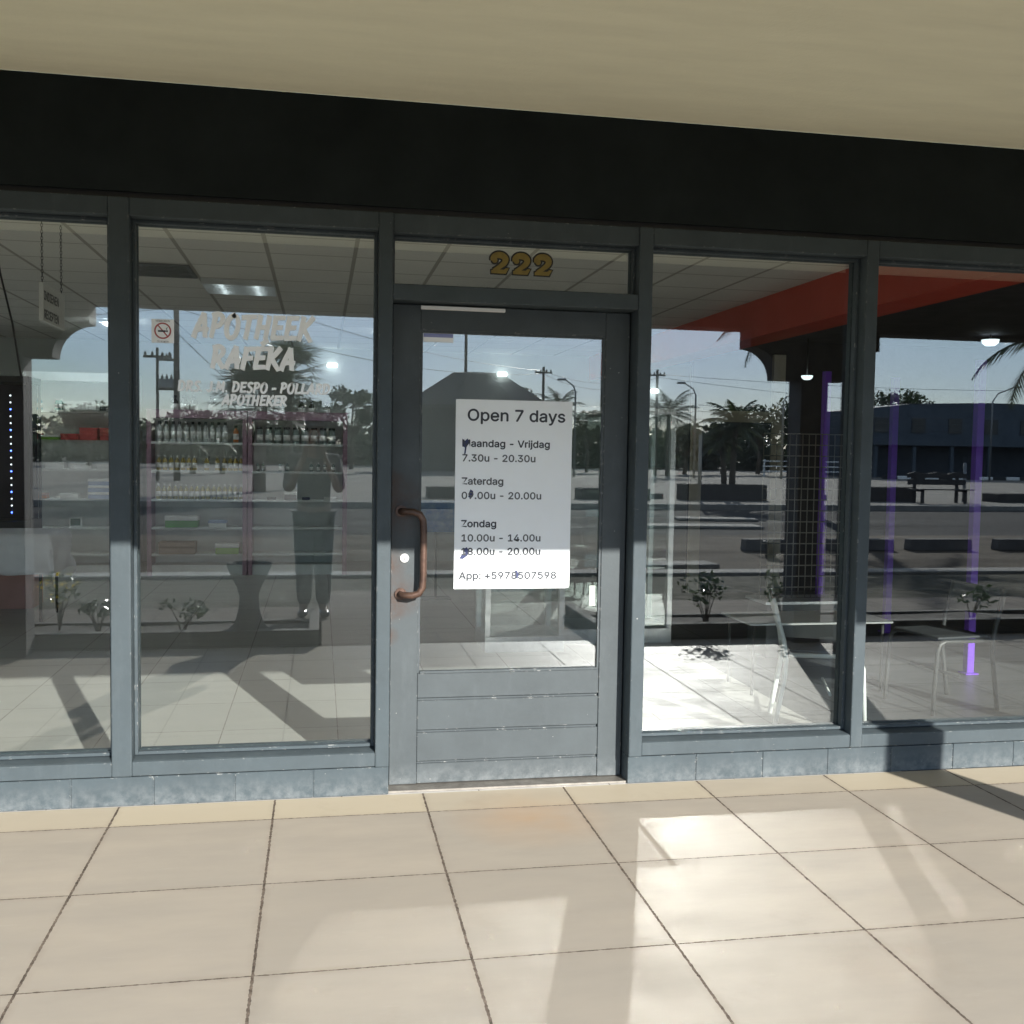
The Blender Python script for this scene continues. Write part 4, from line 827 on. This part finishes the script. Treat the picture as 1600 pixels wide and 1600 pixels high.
top = [(-1.05, 0.80)] + [(-1.05 + 2.1 * k / 40, 0.93 + 0.055 * abs(math.sin(k / 40 * math.pi * 3))) for k in range(41)] + [(1.05, 0.80)]
m = MB(); m.prism(top, -0.22, -0.18); m.build("back_rail", IRON, bn, bevel=0.004)
for z in (0.58,): m = MB(); m.box(-1.02, 1.02, -0.22, -0.18, z, z + 0.17); m.build("back_slat", IRON, bn)
for y in (-0.16, -0.01, 0.14): m = MB(); m.box(-1.05, 1.05, y, y + 0.12, 0.42, 0.455); m.build("seat_slat", IRON, bn)
for x in (-0.75, 0.75):
    m = MB(); m.box(x - 0.05, x + 0.05, -0.275, -0.222, 0.0, 0.9); m.box(x - 0.05, x + 0.05, 0.2, 0.25, 0.0, 0.42); m.box(x - 0.05, x + 0.05, -0.22, 0.25, 0.37, 0.418); m.build("leg_frame", IRON, bn)
def stake(x, Y, h, label):
    t = thing("post", label, "post", (x, -Y, 0.075)); m = MB(); m.tube([(0, 0, 0), (0, 0, h)], 0.055, 10); m.build("shaft", STEEL, t); m = MB(); m.lathe([(0.09, 0), (0.09, 0.04)], n=12); m.build("foot", STEEL, t)
stake(11.55, 25.6, 2.05, "thin steel post in front of the tufted palm"); stake(14.72, 25.6, 1.9, "thin steel post near the square pier"); stake(20.9, 26.0, 1.3, "short steel post behind the park bench")
bk = thing("bucket", "small black plastic pot standing on the stained driveway", "pot", (6.80, -10.1, -0.055)); m = MB(); m.lathe([(0.075, 0), (0.10, 0.22), (0.112, 0.225), (0.112, 0.25), (0.095, 0.25), (0.09, 0.2)], n=18); m.build("body", BLACK, bk); m = MB(); m.lathe([(0.09, 0.19), (0.085, 0.2)], n=16); m.build("soil", SOIL, bk)
for x, y, w, d, rz, lb in ((7.9, -16.3, 2.8, 0.8, 0.1, "long loose concrete slab lying on the worn road"), (4.7, -8.9, 1.4, 0.5, -0.05, "short loose concrete slab lying near the gravel"), (9.3, -18.6, 1.9, 0.7, 0.2, "pale loose concrete slab farther out on the road")):
    m = MB(); m.box(-w / 2, w / 2, -d / 2, d / 2, 0, 0.06); o = m.build("concrete_slab", CONC, bevel=0.01); o.location = (x, y, -0.058); o.rotation_euler = (0, 0, rz); tag(o, lb, "slab")

# palms
def frond(mb, base, ang, el, ln, droop, w, nl=22, mi=0):
    d = Vector((math.cos(ang), math.sin(ang), 0)); pts = []; p = Vector(base); e = el
    for k in range(9):
        pts.append(p.copy()); p = p + (d * math.cos(e) + Vector((0, 0, 1)) * math.sin(e)) * (ln / 8); e -= droop / 8 * (0.5 + k / 8)
    mb.tube([tuple(q) for q in pts], [0.02 * (1 - k / 9) + 0.004 for k in range(9)], 4, mi)
    side = Vector((-d.y, d.x, 0))
    for k in range(nl):
        t = 0.15 + 0.85 * k / nl; i = min(7, int(t * 8)); q = pts[i].lerp(pts[i + 1], t * 8 - i); tg = (pts[i + 1] - pts[i]).normalized(); l = w * math.sin(math.pi * (0.15 + 0.8 * t)) * rng.uniform(0.8, 1.15)
        for s in (-1, 1):
            dr = (side * s + tg * 0.7 - Vector((0, 0, 0.45 + rng.uniform(0, 0.4)))).normalized(); ww = tg * (0.018 + 0.02 * w)
            mb.add([q - ww, q + ww, q + dr * l], [(0, 1, 2)], mi)
def palm(x, Y, h, cr, nf, label, kind="feather", lean=0.0, z=0.0, tr=0.14, cat="palm"):
    t = thing("palm_tree", label, cat, (x, -Y, z)); m = MB(); n = 8
    m.tube([(lean * (k / n) ** 2, 0, h * k / n) for k in range(n + 1)], [tr * (1.15 - 0.3 * k / n) for k in range(n + 1)], 10); m.build("trunk", BARK, t); f = MB(); tp = (lean, 0, h)
    for k in range(nf):
        a = 2.4 * k; el = R(75) - R(105) * (k / nf) 
        if kind == "feather": frond(f, tp, a, el, cr * rng.uniform(0.85, 1.1), R(75), cr * 0.28)
        else:
            d = Vector((math.cos(a) * math.cos(el), math.sin(a) * math.cos(el), math.sin(el))); st_ = cr * 0.5; c = Vector(tp) + d * st_; f.tube([tp, tuple(c)], [0.02, 0.012], 4)
            s1 = Vector((-math.sin(a), math.cos(a), 0)); u1 = s1.cross(d)
            for q in range(17):
                b_ = R(-115 + 230 * q / 16); dr = (d * math.cos(b_) + s1 * math.sin(b_)).normalized(); l = cr * 0.5 * rng.uniform(0.85, 1.1); ww = dr.cross(u1).normalized() * 0.03 * cr / 2
                f.add([c - ww * 0.6, c + dr * l * 0.55 - ww - u1 * 0.02, c + dr * l - Vector((0, 0, 0.12 * l)), c + dr * l * 0.55 + ww - u1 * 0.02, c + ww * 0.6], [(0, 1, 2, 3, 4)])
    f.build("crown", PALMLEAF, t)
palm(-1.95, 30, 2.75, 2.2, 44, "broad fan palm rising behind the person", "fan", 0.1, 0.07, 0.2)
palm(-1.05, 31.5, 3.95, 1.7, 24, "taller fan palm with a sparse crown behind the broad one", "fan", 0.0, 0.07)
palm(15.3, 61, 4.3, 1.9, 20, "feather palm between the pavilion and a street lamp", "feather", 0, 0.07)
palm(22.8, 61, 4.0, 2.4, 24, "full feather palm beside the second utility pole", "feather", 0, 0.07)
palm(12.95, 26.4, 1.9, 1.25, 26, "tufted palm growing from the wide planter box", "feather", 0.1, 0.58, 0.09)
palm(12.75, 26.6, 1.35, 1.0, 20, "shorter tufted palm stem in the wide planter box", "feather", -0.15, 0.58, 0.08)
palm(12.6, 20.2, 5.2, 2.0, 18, "leaning palm trunk beside the square pier", "feather", -0.75, -0.06, 0.15)
palm(11.3, 9.6, 3.5, 1.5, 16, "young palm whose drooping fronds hang into the next arch", "feather", 0, -0.055, 0.10)
palm(4.3, 62, 3.4, 1.6, 16, "small feather palm beside the edge of the pavilion", "feather", 0, 0.07)
palm(-5.1, 52, 1.6, 1.2, 16, "short feather palm under the transformer poles", "feather", 0, 0.07); palm(-6.6, 52, 1.5, 1.2, 16, "shorter feather palm left of the transformer", "feather", 0, 0.07)

# broadleaf trees
def tree(x, Y, h, r, label, lf=LEAF, n=1500, flat=0.75, trunk=None, lsz=0.34):
    t = thing("tree", label, "tree", (x, -Y, 0.06)); th = trunk if trunk is not None else h * 0.35; m = MB(); m.tube([(0, 0, 0), (0.05 * r, 0, th * 0.6), (0, 0.05, th)], [0.05 * r + 0.06, 0.04 * r + 0.05, 0.035 * r + 0.03], 8)
    f = MB(); cz = (h + th) / 2; rz = (h - th) / 2 * 1.0; nc = 16
    for k in range(nc):
        a = rng.uniform(0, 6.28); e = math.asin(rng.uniform(-0.6, 1)); q = rng.uniform(0.45, 0.85); c = Vector((math.cos(a) * math.cos(e) * r * q, math.sin(a) * math.cos(e) * r * q, cz + math.sin(e) * rz * q))
        m.tube([(0, 0.05, th), tuple(Vector((0, 0, th)).lerp(c, 0.55) + Vector((0, 0, 0.1))), tuple(c)], [0.03 * r + 0.02, 0.02 * r, 0.012], 5)
        cr_ = r * rng.uniform(0.26, 0.42); leaves(f, c, (cr_, cr_, cr_ * flat), n // nc, lsz)
    m.build("trunk", BARK, t); f.build("crown", lf, t)
T = [(-22.5, 70, 5.2, 3.2, "round dark tree beyond the far left edge of the lot"), (-16, 72, 4.4, 2.6, "squat dark tree behind the transformer poles"), (2.2, 70, 6.2, 2.2, "tall dark tree just beside the pavilion"), (-0.6, 66, 5.0, 2.4, "dark bushy tree behind the broad fan palm"),
     (15.2, 72, 6.3, 1.9, "dark tree at the corner of the pavilion roof"), (19.6, 70, 4.9, 1.5, "slender light tree between the two street lamps"), (25.8, 66, 3.6, 2.2, "low olive tree beyond the feather palm"), (33.2, 70, 5.4, 2.6, "dark round tree behind the tufted palm"), (36.8, 71, 5.9, 2.7, "dark tree reaching over the leaning trunk"),
     (29.5, 68, 3.8, 2.0, "low dark tree between the palms"), (43.2, 74, 4.6, 2.4, "dark tree at the end of the long building"), (-9.5, 74, 4.3, 2.5, "low dark tree far behind the urn")]
for i, (x, Y, h, r, lb) in enumerate(T): tree(x, Y, h, r, lb, LEAF2 if i in (5, 6) else LEAF)
tree(48.6, 76, 7.3, 3.6, "umbrella shaped tree with a high clipped crown over the long building", LEAF, 1900, 0.5, 4.4, 0.3)
f = MB()
for k in range(150):
    x = -70 + 190 * k / 150 + rng.uniform(-1, 1); hh = rng.uniform(2.6, 5.0); leaves(f, (x, -90 + rng.uniform(-4, 4), hh * 0.42), (2.2, 2.0, hh * 0.58), 300, 0.85, 1.5)
o = f.build("far_trees", LEAF); o['kind'] = 'stuff'; o['label'] = "dense line of dark trees along the far end of the parking lot"; o['category'] = "trees"

# poles, lamps, wires
def utility(x, Y, h, label, r=0.11, arm=True):
    t = thing("utility_pole", label, "utility pole", (x, -Y, 0.05)); m = MB(); m.tube([(0, 0, 0), (0, 0, h)], [r, r * 0.75], 10); m.build("shaft", WOOD_GREY, t)
    if arm:
        m = MB(); m.box(-0.55, 0.55, -0.05, 0.05, h - 0.42, h - 0.32); m.build("crossarm", WOOD_GREY, t)
        for dx in (-0.48, 0.0 if False else -0.2, 0.2, 0.48): m = MB(); m.lathe([(0.035, 0), (0.06, 0.05), (0.05, 0.10), (0.02, 0.16)], (dx, 0, h - 0.32), 8); m.build("insulator", CONC_DK, t)
    return t
tp = utility(-5.84, 40, 8.9, "tall thick utility pole carrying a transformer", 0.14)
up_ = utility(-6.60, 40, 5.5, "shorter utility pole joined to the tall one by a crossbar", 0.075)
tf = thing("transformer", "grey pole transformer with bushings between the two utility poles", "transformer", (-6.20, -39.8, 3.90)); m = MB(); m.box(-0.30, 0.28, -0.22, 0.22, 0, 0.36); m.build("tank", STEEL, tf, bevel=0.02)
for dx in (-0.18, 0, 0.18): m = MB(); m.lathe([(0.04, 0.36), (0.06, 0.42), (0.04, 0.48), (0.015, 0.56)], (dx, 0, 0), 8); m.build("bushing", CONC_DK, tf)
m = MB(); m.box(-0.42, 0.40, -0.10, -0.02, -0.10, -0.002); m.build("platform", WOOD_GREY, tf)
cbm = MB(); cbm.box(-6.55, -5.9, -39.86, -39.79, 5.0, 5.1)
for dx in (-6.40, -6.22, -6.04): cbm.lathe([(0.03, 5.1), (0.05, 5.15), (0.015, 5.32)], (dx, -39.82, 0), 8)
tag(cbm.build("crossbar", WOOD_GREY), "timber crossbar with insulators above the transformer", "crossbar")
utility(14.02, 60, 6.9, "utility pole rising behind the pavilion corner"); utility(21.6, 60, 6.95, "utility pole beside the full feather palm")
utility(10.95, 74, 14.5, "very tall bare mast rising from behind the pavilion roof", 0.14, False)
def streetlamp(x, Y, h, dx, dz, label):
    t = thing("street_lamp", label, "street lamp", (x, -Y, 0.05)); m = MB(); m.tube([(0, 0, 0), (0, 0, h * 0.84), (dx * 0.25, 0, h * 0.84 + dz * 0.55), (dx, 0, h * 0.84 + dz)], [0.07, 0.05, 0.045, 0.04], 8); m.build("shaft", STEEL, t); m = MB(); s = 1 if dx > 0 else -1; m.box(min(dx, dx + s * 0.5), max(dx, dx + s * 0.5), -0.12, 0.12, h * 0.84 + dz - 0.03, h * 0.84 + dz + 0.09); m.build("head", STEEL, t, bevel=0.03)
streetlamp(14.9, 55, 6.0, -0.6, 0.7, "curved street lamp bending over the feather palm by the pavilion"); streetlamp(22.4, 55, 6.0, -0.7, 0.7, "curved street lamp beside the full feather palm"); streetlamp(28.1, 55, 5.7, 0.6, 0.5, "street lamp showing over the trees behind the planter box palm"); streetlamp(43.9, 57, 6.3, 1.5, 0.95, "angled street lamp in front of the long building")
def wire(name, pts, sag, label, grp=None):
    m = MB(); out = []
    for a, c in zip(pts, pts[1:]):
        for k in range(13): t = k / 12; p = Vector(a).lerp(Vector(c), t); p.z -= sag * 4 * t * (1 - t); out.append(tuple(p))
    m.tube(out, 0.014, 5); tag(m.build(name, BLACK), label, "wire", grp)
wire("power_line", [(-60, -52, 6.0), (-5.84, -40, 8.6), (14.02, -60, 6.7), (21.6, -60, 6.7), (70, -64, 7.5)], 0.7, "highest power line strung between the utility poles")
wire("power_line", [(-60, -52, 5.2), (-5.84, -40, 7.2), (14.02, -60, 6.5), (21.6, -60, 6.5), (70, -64, 5.6)], 0.9, "second power line sagging below the highest one")
for z in (3.7, 4.2, 4.6): wire("cable_line", [(13.5, -58.5, z), (24, -58.5, z + 0.1), (46, -62.5, z - 0.2)], 0.25, "thin telephone line running level behind the street lamps", "telephone lines behind the street lamps")
wire("stay_wire", [(-5.84, -40, 6.2), (-1.8, -44, 2.4)], 0.05, "slanting stay wire from the tall utility pole")

# pavilion with hipped roof
pv = thing("pavilion", "dark eight sided pavilion with a broad hipped roof", "pavilion", (11.2, -70, 0.06)); ROOFD = mat("dark_roof_sheet", (0.075, 0.07, 0.062), 0.7, 0.25, 2); WALLD = mat("dark_pavilion_wall", (0.075, 0.07, 0.065), 0.8, 0.2, 2)
def ring(rx, ry, z, n=8): return [(rx * math.cos(2 * math.pi * (k + 0.5) / n), ry * math.sin(2 * math.pi * (k + 0.5) / n), z) for k in range(n)]
m = MB(); r0 = ring(5.9, 4.6, 4.45); r1 = ring(5.9, 4.6, 4.65); r2 = ring(1.9, 1.3, 7.1); n = 8
m.add(r0 + r1 + r2, [tuple(range(8))[::-1], tuple(range(16, 24))] + [(k, (k + 1) % n, 8 + (k + 1) % n, 8 + k) for k in range(n)] + [(8 + k, 8 + (k + 1) % n, 16 + (k + 1) % n, 16 + k) for k in range(n)]); m.build("roof", ROOFD, pv)
m = MB(); a0 = ring(5.2, 4.0, 0.0); a1 = ring(5.2, 4.0, 4.45); m.add(a0 + a1, [(k, (k + 1) % n, 8 + (k + 1) % n, 8 + k) for k in range(n)]); m.build("wall", WALLD, pv)
m = MB(); m.box(-0.55, 0.55, 3.70, 3.76, 0, 2.3); m.build("door", BLACK, pv)
for dx in (-1.45, 1.45): m = MB(); m.box(dx - 0.35, dx + 0.35, 3.70, 3.75, 1.1, 2.6); m.build("window", mat("dark_window", (0.02, 0.025, 0.03), 0.15, 0.1), pv)
# long low building
lb = thing("long_building", "long flat roofed blue grey building with a shaded shopfront and a projecting canopy", "building", (52, -64, 0.06)); LBW = mat("blue_grey_render", (0.075, 0.095, 0.115), 0.8, 0.15, 1); LBD = mat("dark_blue_front", (0.03, 0.04, 0.055), 0.5, 0.2, 1)
m = MB(); m.prism([(-13.6, 0), (24, 0), (24, 5.55), (-3, 5.65), (-9, 5.45), (-13.6, 4.9)], -8, -1.0); m.build("wall", LBW, lb)
m = MB(); m.box(-13.9, 24, -1.0, 1.4, 2.35, 2.75); m.build("canopy", LBW, lb); m = MB(); m.box(-13.4, 23.8, -0.999, -0.90, 0.0, 2.34); m.build("shopfront", LBD, lb)
for k in range(13): m = MB(); m.box(-13.2 + 3.0 * k, -12.95 + 3.0 * k, 1.0, 1.25, 0, 2.35); m.build("column", LBW, lb)
for k in range(12): m = MB(); m.box(-12.0 + 3.0 * k, -10.9 + 3.0 * k, -0.998, -0.94, 3.3, 4.4); m.build("window", mat("dark_window", (0.02, 0.025, 0.03), 0.15, 0.1), lb)
for k in range(20):
    m = MB(); m.box(-0.5, 0.5, -0.15, 0.15, 0, 0.22); o = m.build("kerb_block", WHITE if k % 2 else BLACK, bevel=0.02); o.location = (37.5 + 1.02 * k, -58.5, 0.076); tag(o, "white painted kerb block in front of the long building" if k % 2 else "black painted kerb block in front of the long building", "kerb block", "painted kerb blocks")
fn = thing("white_railing", "low white railing beside the end of the long building", "railing", (34.4, -62, 0.06))
for z in (0.35, 0.7, 1.05): m = MB(); m.box(-4.4, 3.8, -0.03, 0.03, z, z + 0.07); m.build("rail", WHITE, fn)
for k in range(5): m = MB(); m.box(-4.3 + 2.0 * k, -4.2 + 2.0 * k, -0.09, -0.031, 0, 1.2); m.build("post", WHITE, fn)

# ================================================================== THE PHOTOGRAPHER (seen mirrored)
PX, PY = -0.05, -4.74
ps = thing("person", "person standing on the path in dark clothes, both arms raised to hold a phone", "person", (PX, PY, -0.008))
SKIN = mat("warm_skin", (0.24, 0.13, 0.085), 0.55, 0.1, 20); SHIRT = mat("grey_cotton_shirt", (0.045, 0.05, 0.05), 0.85, 0.15, 8); TROUS = mat("dark_teal_trousers", (0.016, 0.026, 0.029), 0.85, 0.15, 8); HAIR = mat("dark_hair", (0.02, 0.016, 0.014), 0.5, 0.2, 30); SHOE = mat("black_shoe_leather", (0.02, 0.02, 0.02), 0.3, 0.1)
def skin(name, verts, edges, m, parent, sub=2):
    me = bpy.data.meshes.new(name); me.from_pydata([v[:3] for v in verts], edges, []); me.materials.append(m); o = bpy.data.objects.new(name, me); COL.objects.link(o); o.parent = parent
    o.modifiers.new("skin", 'SKIN'); 
    sv = me.skin_vertices[0].data if me.skin_vertices else None
    if sv is None:
        bm_ = bmesh.new(); bm_.from_mesh(me); bm_.verts.layers.skin.verify(); bm_.to_mesh(me); bm_.free(); sv = me.skin_vertices[0].data
    for i, v in enumerate(verts): r = v[3]; sv[i].radius = r if isinstance(r, tuple) else (r, r); sv[i].use_root = (i == 0)
    sd_ = o.modifiers.new("smooth", 'SUBSURF'); sd_.levels = sub; sd_.render_levels = sub
    o.modifiers["skin"].use_smooth_shade = True
    return o
V = []; E_ = []; IX = {}
def j(key, x, y, z, r, to=None):
    IX[key] = len(V); V.append((x, y, z, r))
    if to is not None: E_.append((IX[to], IX[key]))
j('pel', 0, 0, 0.94, (0.155, 0.11)); j('wai', 0, 0, 1.10, (0.135, 0.10), 'pel'); j('che', 0, 0.0, 1.29, (0.16, 0.105), 'wai'); j('upc', 0, 0.0, 1.40, (0.12, 0.085), 'che'); j('nec', 0, 0.01, 1.49, 0.052, 'upc'); j('jaw', 0, 0.035, 1.55, (0.062, 0.075), 'nec'); j('hea', 0, 0.025, 1.63, (0.078, 0.095), 'jaw'); j('cro', 0, 0.015, 1.70, (0.055, 0.065), 'hea')
j('nose', 0, 0.135, 1.60, 0.013, 'hea')
for s, k in ((-1, 'L'), (1, 'R')):
    j('ear' + k, s * 0.086, 0.01, 1.61, 0.012, 'hea')
    j('sh' + k, s * 0.175, 0.0, 1.41, 0.058, 'upc'); j('el' + k, s * 0.225, 0.12, 1.13, 0.042, 'sh' + k); j('wr' + k, s * 0.088, 0.25, 1.43, 0.027, 'el' + k); j('pa' + k, s * 0.075, 0.275, 1.475, (0.036, 0.016), 'wr' + k)
    for q in range(4):
        bx = s * (0.083 - 0.001 * q); bz = 1.50 + 0.0 * q; zz = 1.525 - 0.019 * q
        j('f%s%da' % (k, q), s * 0.083, 0.290, zz, 0.009, 'pa' + k); j('f%s%db' % (k, q), s * 0.070, 0.2985, zz + 0.004, 0.0085, 'f%s%da' % (k, q)); j('f%s%dc' % (k, q), s * (0.042 + 0.006 * abs(q - 1)), 0.2995, zz + 0.006, 0.007, 'f%s%db' % (k, q))
    j('t%sa' % k, s * 0.062, 0.262, 1.462, 0.011, 'pa' + k); j('t%sb' % k, s * 0.045, 0.268, 1.478, 0.0095, 't%sa' % k)
    j('hi' + k, s * 0.085, 0.0, 0.88, 0.098, 'pel'); j('kn' + k, s * 0.082, 0.015, 0.50, 0.066, 'hi' + k); j('ca' + k, s * 0.082, -0.01, 0.36, 0.062, 'kn' + k); j('an' + k, s * 0.085, -0.02, 0.09, 0.044, 'ca' + k); j('to' + k, s * 0.105, 0.13, 0.03, (0.04, 0.022), 'an' + k)
skin("body", V, E_, SKIN, ps)
def sub_skin(name, keys, grow, m):
    ids = [IX[k] for k in keys]; mp_ = {i: n for n, i in enumerate(ids)}
    vs = [(*V[i][:3], tuple((r + grow) for r in (V[i][3] if isinstance(V[i][3], tuple) else (V[i][3],) * 2))) for i in ids]
    return skin(name, vs, [(mp_[a], mp_[b_]) for a, b_ in E_ if a in mp_ and b_ in mp_], m, ps)
j('foL', -0.20, 0.19, 1.27, 0.036); j('foR', 0.20, 0.19, 1.27, 0.036)
sub_skin("shirt", ['pel', 'wai', 'che', 'upc', 'shL', 'elL', 'shR', 'elR'], 0.018, SHIRT)
sub_skin("trousers", ['pel', 'hiL', 'knL', 'caL', 'anL', 'hiR', 'knR', 'caR', 'anR'], 0.022, TROUS)
for s in (-1, 1):
    skin("shoe", [(s * 0.085, -0.06, 0.045, (0.045, 0.04)), (s * 0.09, 0.03, 0.045, (0.048, 0.04)), (s * 0.105, 0.15, 0.036, (0.046, 0.03))], [(0, 1), (1, 2)], SHOE, ps)
skin("hair", [(0, -0.01, 1.66, (0.088, 0.092)), (0, 0.01, 1.715, (0.072, 0.08)), (0, -0.05, 1.58, (0.075, 0.05))], [(0, 1), (0, 2)], HAIR, ps)
for s in (-1, 1): m = MB(); m.lathe([(0.003, -0.009), (0.009, -0.004), (0.010, 0), (0.009, 0.004), (0.003, 0.009)], (s * 0.032, 0.112, 1.618), 10); m.build("eye", WHITE, ps)
ph = thing("phone", "black phone held upright by the person in the dark clothes", "phone", (PX, -4.452, 1.425)); m = MB(); m.box(0.05 - 0.037, 0.05 + 0.037, -0.004, 0.004, 0.0, 0.155); m.build("case", BLACK, ph, bevel=0.003); m = MB(); m.lathe([(0.007, 0.0), (0.007, 0.002)], n=12); o = m.build("lens", mat("dark_lens", (0.01, 0.01, 0.012), 0.1, 0.0), ph); o.rotation_euler = (R(-90), 0, 0); o.location = (0.037, 0.004, 0.135)
